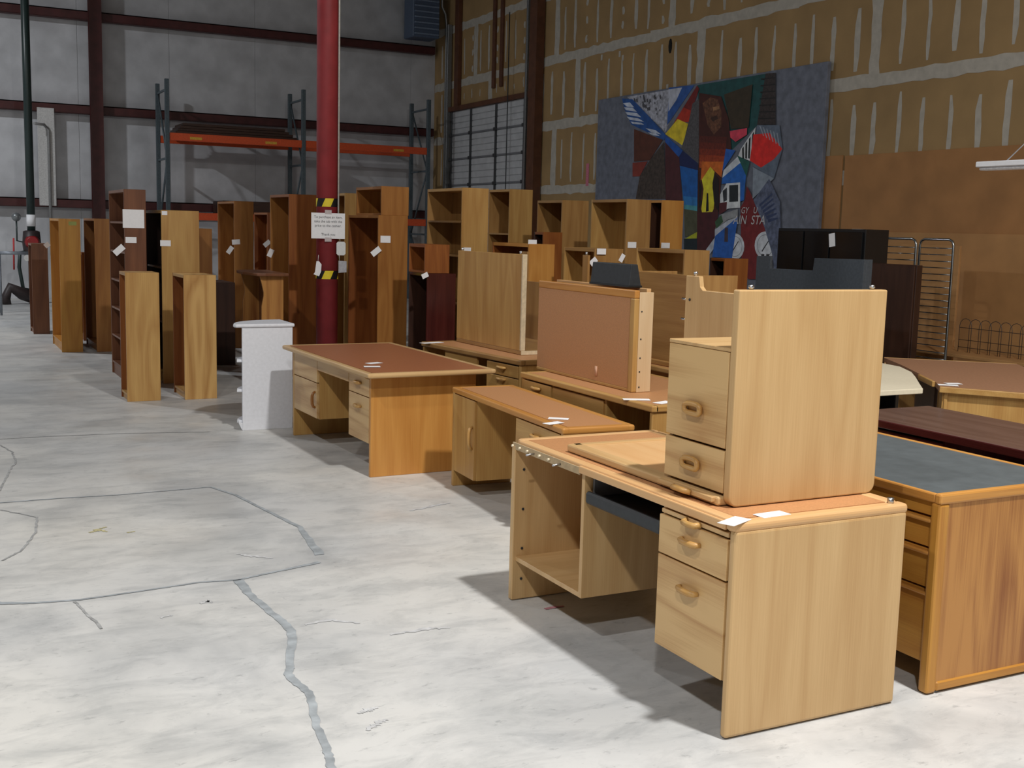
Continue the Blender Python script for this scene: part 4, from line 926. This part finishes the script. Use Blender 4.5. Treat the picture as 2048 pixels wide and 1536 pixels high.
# chrome wire rack panels: two looped frames with rungs
wx_ = 9.45
CHR = plain('chrome_wire', (176, 180, 182), .25, metal=1, noise=.02)
Wr = thing('wire_rack', 'tall chrome wire rack with rounded frames and many rungs', 'rack', (wx_, 0, 0))
def loop_frame(ya, yb, z0, z1, x):
    r = .06; pts = [(x, ya, z0), (x, ya, z1-r), (x, ya-r*.3*(1 if ya > yb else -1), z1-r*.3), (x, ya-r*(1 if ya > yb else -1), z1), (x, yb+r*(1 if ya > yb else -1), z1), (x, yb+r*.3*(1 if ya > yb else -1), z1-r*.3), (x, yb, z1-r), (x, yb, z0)]
    return tube_part(Wr, 'frame_loop', CHR, pts, .014, 8)
y1_, y2_, y3_ = at_x(1765, 480, wx_).y, at_x(1834, 480, wx_).y, at_x(1904, 482, wx_).y
zt_ = at_x(1800, 477, wx_).z
loop_frame(y1_, y2_+.005, .02, zt_, 0); loop_frame(y2_-.02, y3_, .02, zt_, .03)
k = 0; z = zt_-.09
while z > .1:
    tube_part(Wr, 'rung', CHR, [(0, y1_, z), (0, y2_, z)], .006, 6); tube_part(Wr, 'rung', CHR, [(.03, y2_, z), (.03, y3_, z)], .006, 6); z -= .068
# tan board and looped wire edging along the wall foot
tag(part(None, 'tan_board', plain('tan_hardboard', (180, 134, 84), .7), (10.2, 10.23, at_x(1912, 600, 10.2).y, at_x(1795, 600, 10.2).y, 0.05, at_x(1850, 490, 10.2).z), bev=.003), 'tan board leaning behind the chrome wire rack', 'board')
Fe = thing('wire_edging', 'low dark looped wire garden edging along the wall', 'fence', (10.0, 0, 0))
ye0, ye1 = at_x(1918, 670, 10).y, 6.9
WI = plain('dark_wire', (96, 90, 86), .4, metal=.6)
zt2 = at_x(1960, 640, 10).z
nn = int((ye0-ye1)/.13)
for k in range(nn):
    y = ye0-k*.13; pts = [(0, y, .47)]+[(0, y-.08+.08*math.cos(math.pi*t/6), zt2-.08+.08*math.sin(math.pi*t/6)) for t in range(7)]+[(0, y-.16, .47)]
    tube_part(Fe, 'wire_loop', WI, pts, .0035, 5)
for z in (.52, .6, zt2-.1): tube_part(Fe, 'cross_wire', WI, [(0, ye0, z), (0, ye1, z)], .0035, 5)
lg = thing('wall_bench', 'long low tan bench along the foot of the hardboard wall', 'bench', (9.75, 6.6, 0))
part(lg, 'top_board', plain('tan_hardboard', (180, 134, 84), .7), (0, .5, 0, 3.0, .43, .465), bev=.004)
for y in (.1, 1.5, 2.85): part(lg, 'leg_panel', wood('oak_tan', 'z'), (.03, .47, y, y+.04, 0, .43), bev=.002)
# black folded thing behind the angled desk
q = at_z(1990, 722, .6)
tag(prism_part(None, 'black_case', DARKM(), [(8.0, 5.9), (8.5, 5.4), (8.9, 5.9), (8.5, 6.6), (8.1, 6.6)], 'z', .0, .62, bev=.02), 'black case standing behind the angled brown desk', 'case')
# white fluorescent batten hung by a wire
y_a = at_x(1961, 333, 7.5).y; z_a = at_x(1961, 333, 7.5).z
Fl = thing('light_batten', 'white fluorescent light batten hung on thin wires at the right wall', 'lamp', (7.5, y_a, z_a))
FW = plain('white_enamel', (226, 228, 232), .35, noise=.01)
part(Fl, 'housing', FW, (-.06, .06, -1.3, 0, -.01, .034), bev=.006)
part(Fl, 'tube_cover', plain('pale_diffuser', (236, 238, 242), .3), (-.045, .045, -1.28, -.02, -.034, -.01), bev=.01)
tube_part(Fl, 'hanger_wire', FW, [(0, -.24, .03), (0, -.62, .34), (0, -.62, ZC-z_a-.01)], .005, 6)
tube_part(Fl, 'hanger_wire', FW, [(0, -1.0, .03), (0, -.62, .34)], .005, 6)
